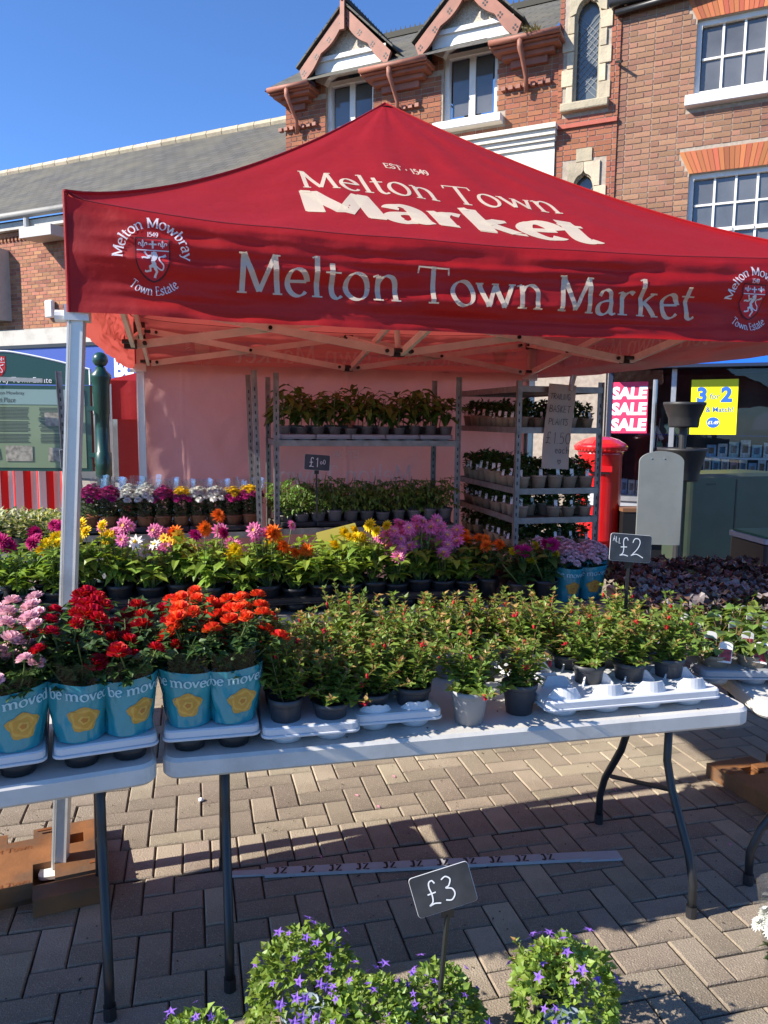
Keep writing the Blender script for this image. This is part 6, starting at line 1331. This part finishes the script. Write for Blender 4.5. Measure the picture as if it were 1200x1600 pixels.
for lp in me.loops: v = me.vertices[lp.vertex_index].co; uvl.data[lp.index].uv = (v.x, v.z)
q = MB(); q.bb(-.92, .87, .06, .9, 1.09, 1.13); q.build('counter', m_wood, sc_t)
for x in (-.88, .83):
    for y in (.1, .86): q = MB(); q.bb(x - .025, x + .025, y - .025, y + .025, 0, 1.09); q.build('leg', m_wood, sc_t)
rs = thing('red_stall', 'second red gazebo seen beyond the green post', 'gazebo', (-3.02, 8.4, 0), radians(10)); q = MB(); q.grid(lambda u, v: V((u * 1.5, .02 * sin(u * 20), 1.62 + .42 * v)), 30, 4); q.build('valance', m_red, rs, True); q = MB(); q.grid(lambda u, v: V((.1 + u * 1.3, .05 + .03 * sin(u * 16), .3 + 1.33 * v)), 30, 4); q.build('side_curtain', m_red, rs, True)
for x, y in ((.03, .03), (1.47, .03), (.03, 1.5), (1.47, 1.5)): q = MB(); q.bb(x - .025, x + .025, y - .025, y + .025, 0, 2.0); q.build('leg', m_leg, rs)
q = MB(); q.add([(0, 0, 2.04), (1.5, 0, 2.04), (1.5, 1.5, 2.04), (0, 1.5, 2.04), (.75, .75, 2.3)], [(0, 1, 4), (1, 2, 4), (2, 3, 4), (3, 0, 4)]); q.build('canopy', m_red, rs)
# ---- small litter on the paving
m_pet = petal('fallen_petal', (.75, .3, .42))
for k, (x, y) in enumerate(((-.1, 3.2), (-.02, 3.12), (-.22, 2.72), (1.05, 3.3), (.05, 3.4), (1.38, 2.85))):
    q = MB(); leaf(q, (0, 0, .002), V((1, 0, .15)).normalized(), .024, .014, .2); o = q.build('fallen_petal', m_pet, None); o.location = (x, y, .002); o.rotation_euler = (0, 0, RU(0, 6)); tag(o, 'fallen pink petal on the paving, ' + ['behind the middle of the front table', 'just left of the middle of the lit paving', 'in the front table shadow left of the £3 sign', 'near the right legs of the front table', 'farthest back in the lit strip', 'at the right beside the neighbouring table leg'][k], 'petal', 'fallen petals')
for k, (x, y, lb) in enumerate(((-.78, 3.15, 'white pebble lying near the left table leg'), )):
    q = MB(); q.lathe([(.003, 0), (.011, .004), (.012, .009), (.006, .015), (.001, .017)], 10); o = q.build('pebble', m_wh, None, True); o.location = (x, y, 0); tag(o, lb, 'pebble')

q = MB(); q.bar((-3.62, 6.8, 1.975), (-2.99, 6.8, 1.955), .03, .035); o = q.build('metal_rail', m_metal, None); tag(o, 'grey metal rail crossing in front of the information board header', 'rail')
q = MB(); q.tube([(-3.5, 6.8, 0), (-3.5, 6.8, 1.955)], .015, 8); q.build('upright', m_metal, o)

random.seed(77)
q = MB(); m_deb = mat('plant_debris', (.07, .055, .03), .9, tint=.5)
for k in range(260):
    a, b = RU(-.9, 2.6), RU(-.75, .8); P = S3(a, b, .003)
    if k % 3: q.lathe([(.0008, 0), (RU(.0015, .004), .001), (.001, .003)], 5, c=P)
    else: leaf(q, P, sph(RU(0, 6.3), .12), RU(.008, .02), RU(.004, .009), .2, 0, None, RU(-.4, .4))
for k in range(110):
    P = tbl(TA, RU(.05, 1.78), RU(.01, .7), .7412)
    if k % 2: q.lathe([(.0008, 0), (RU(.001, .003), .001), (.001, .0025)], 5, c=P)
    else: leaf(q, P, sph(RU(0, 6.3), .12), RU(.008, .016), RU(.004, .008), .2, 0, None, RU(-.4, .4))
tag(q.build('plant_debris', m_deb, None), 'crumbs of compost and bits of leaf scattered under and on the tables', 'debris', kind='stuff')
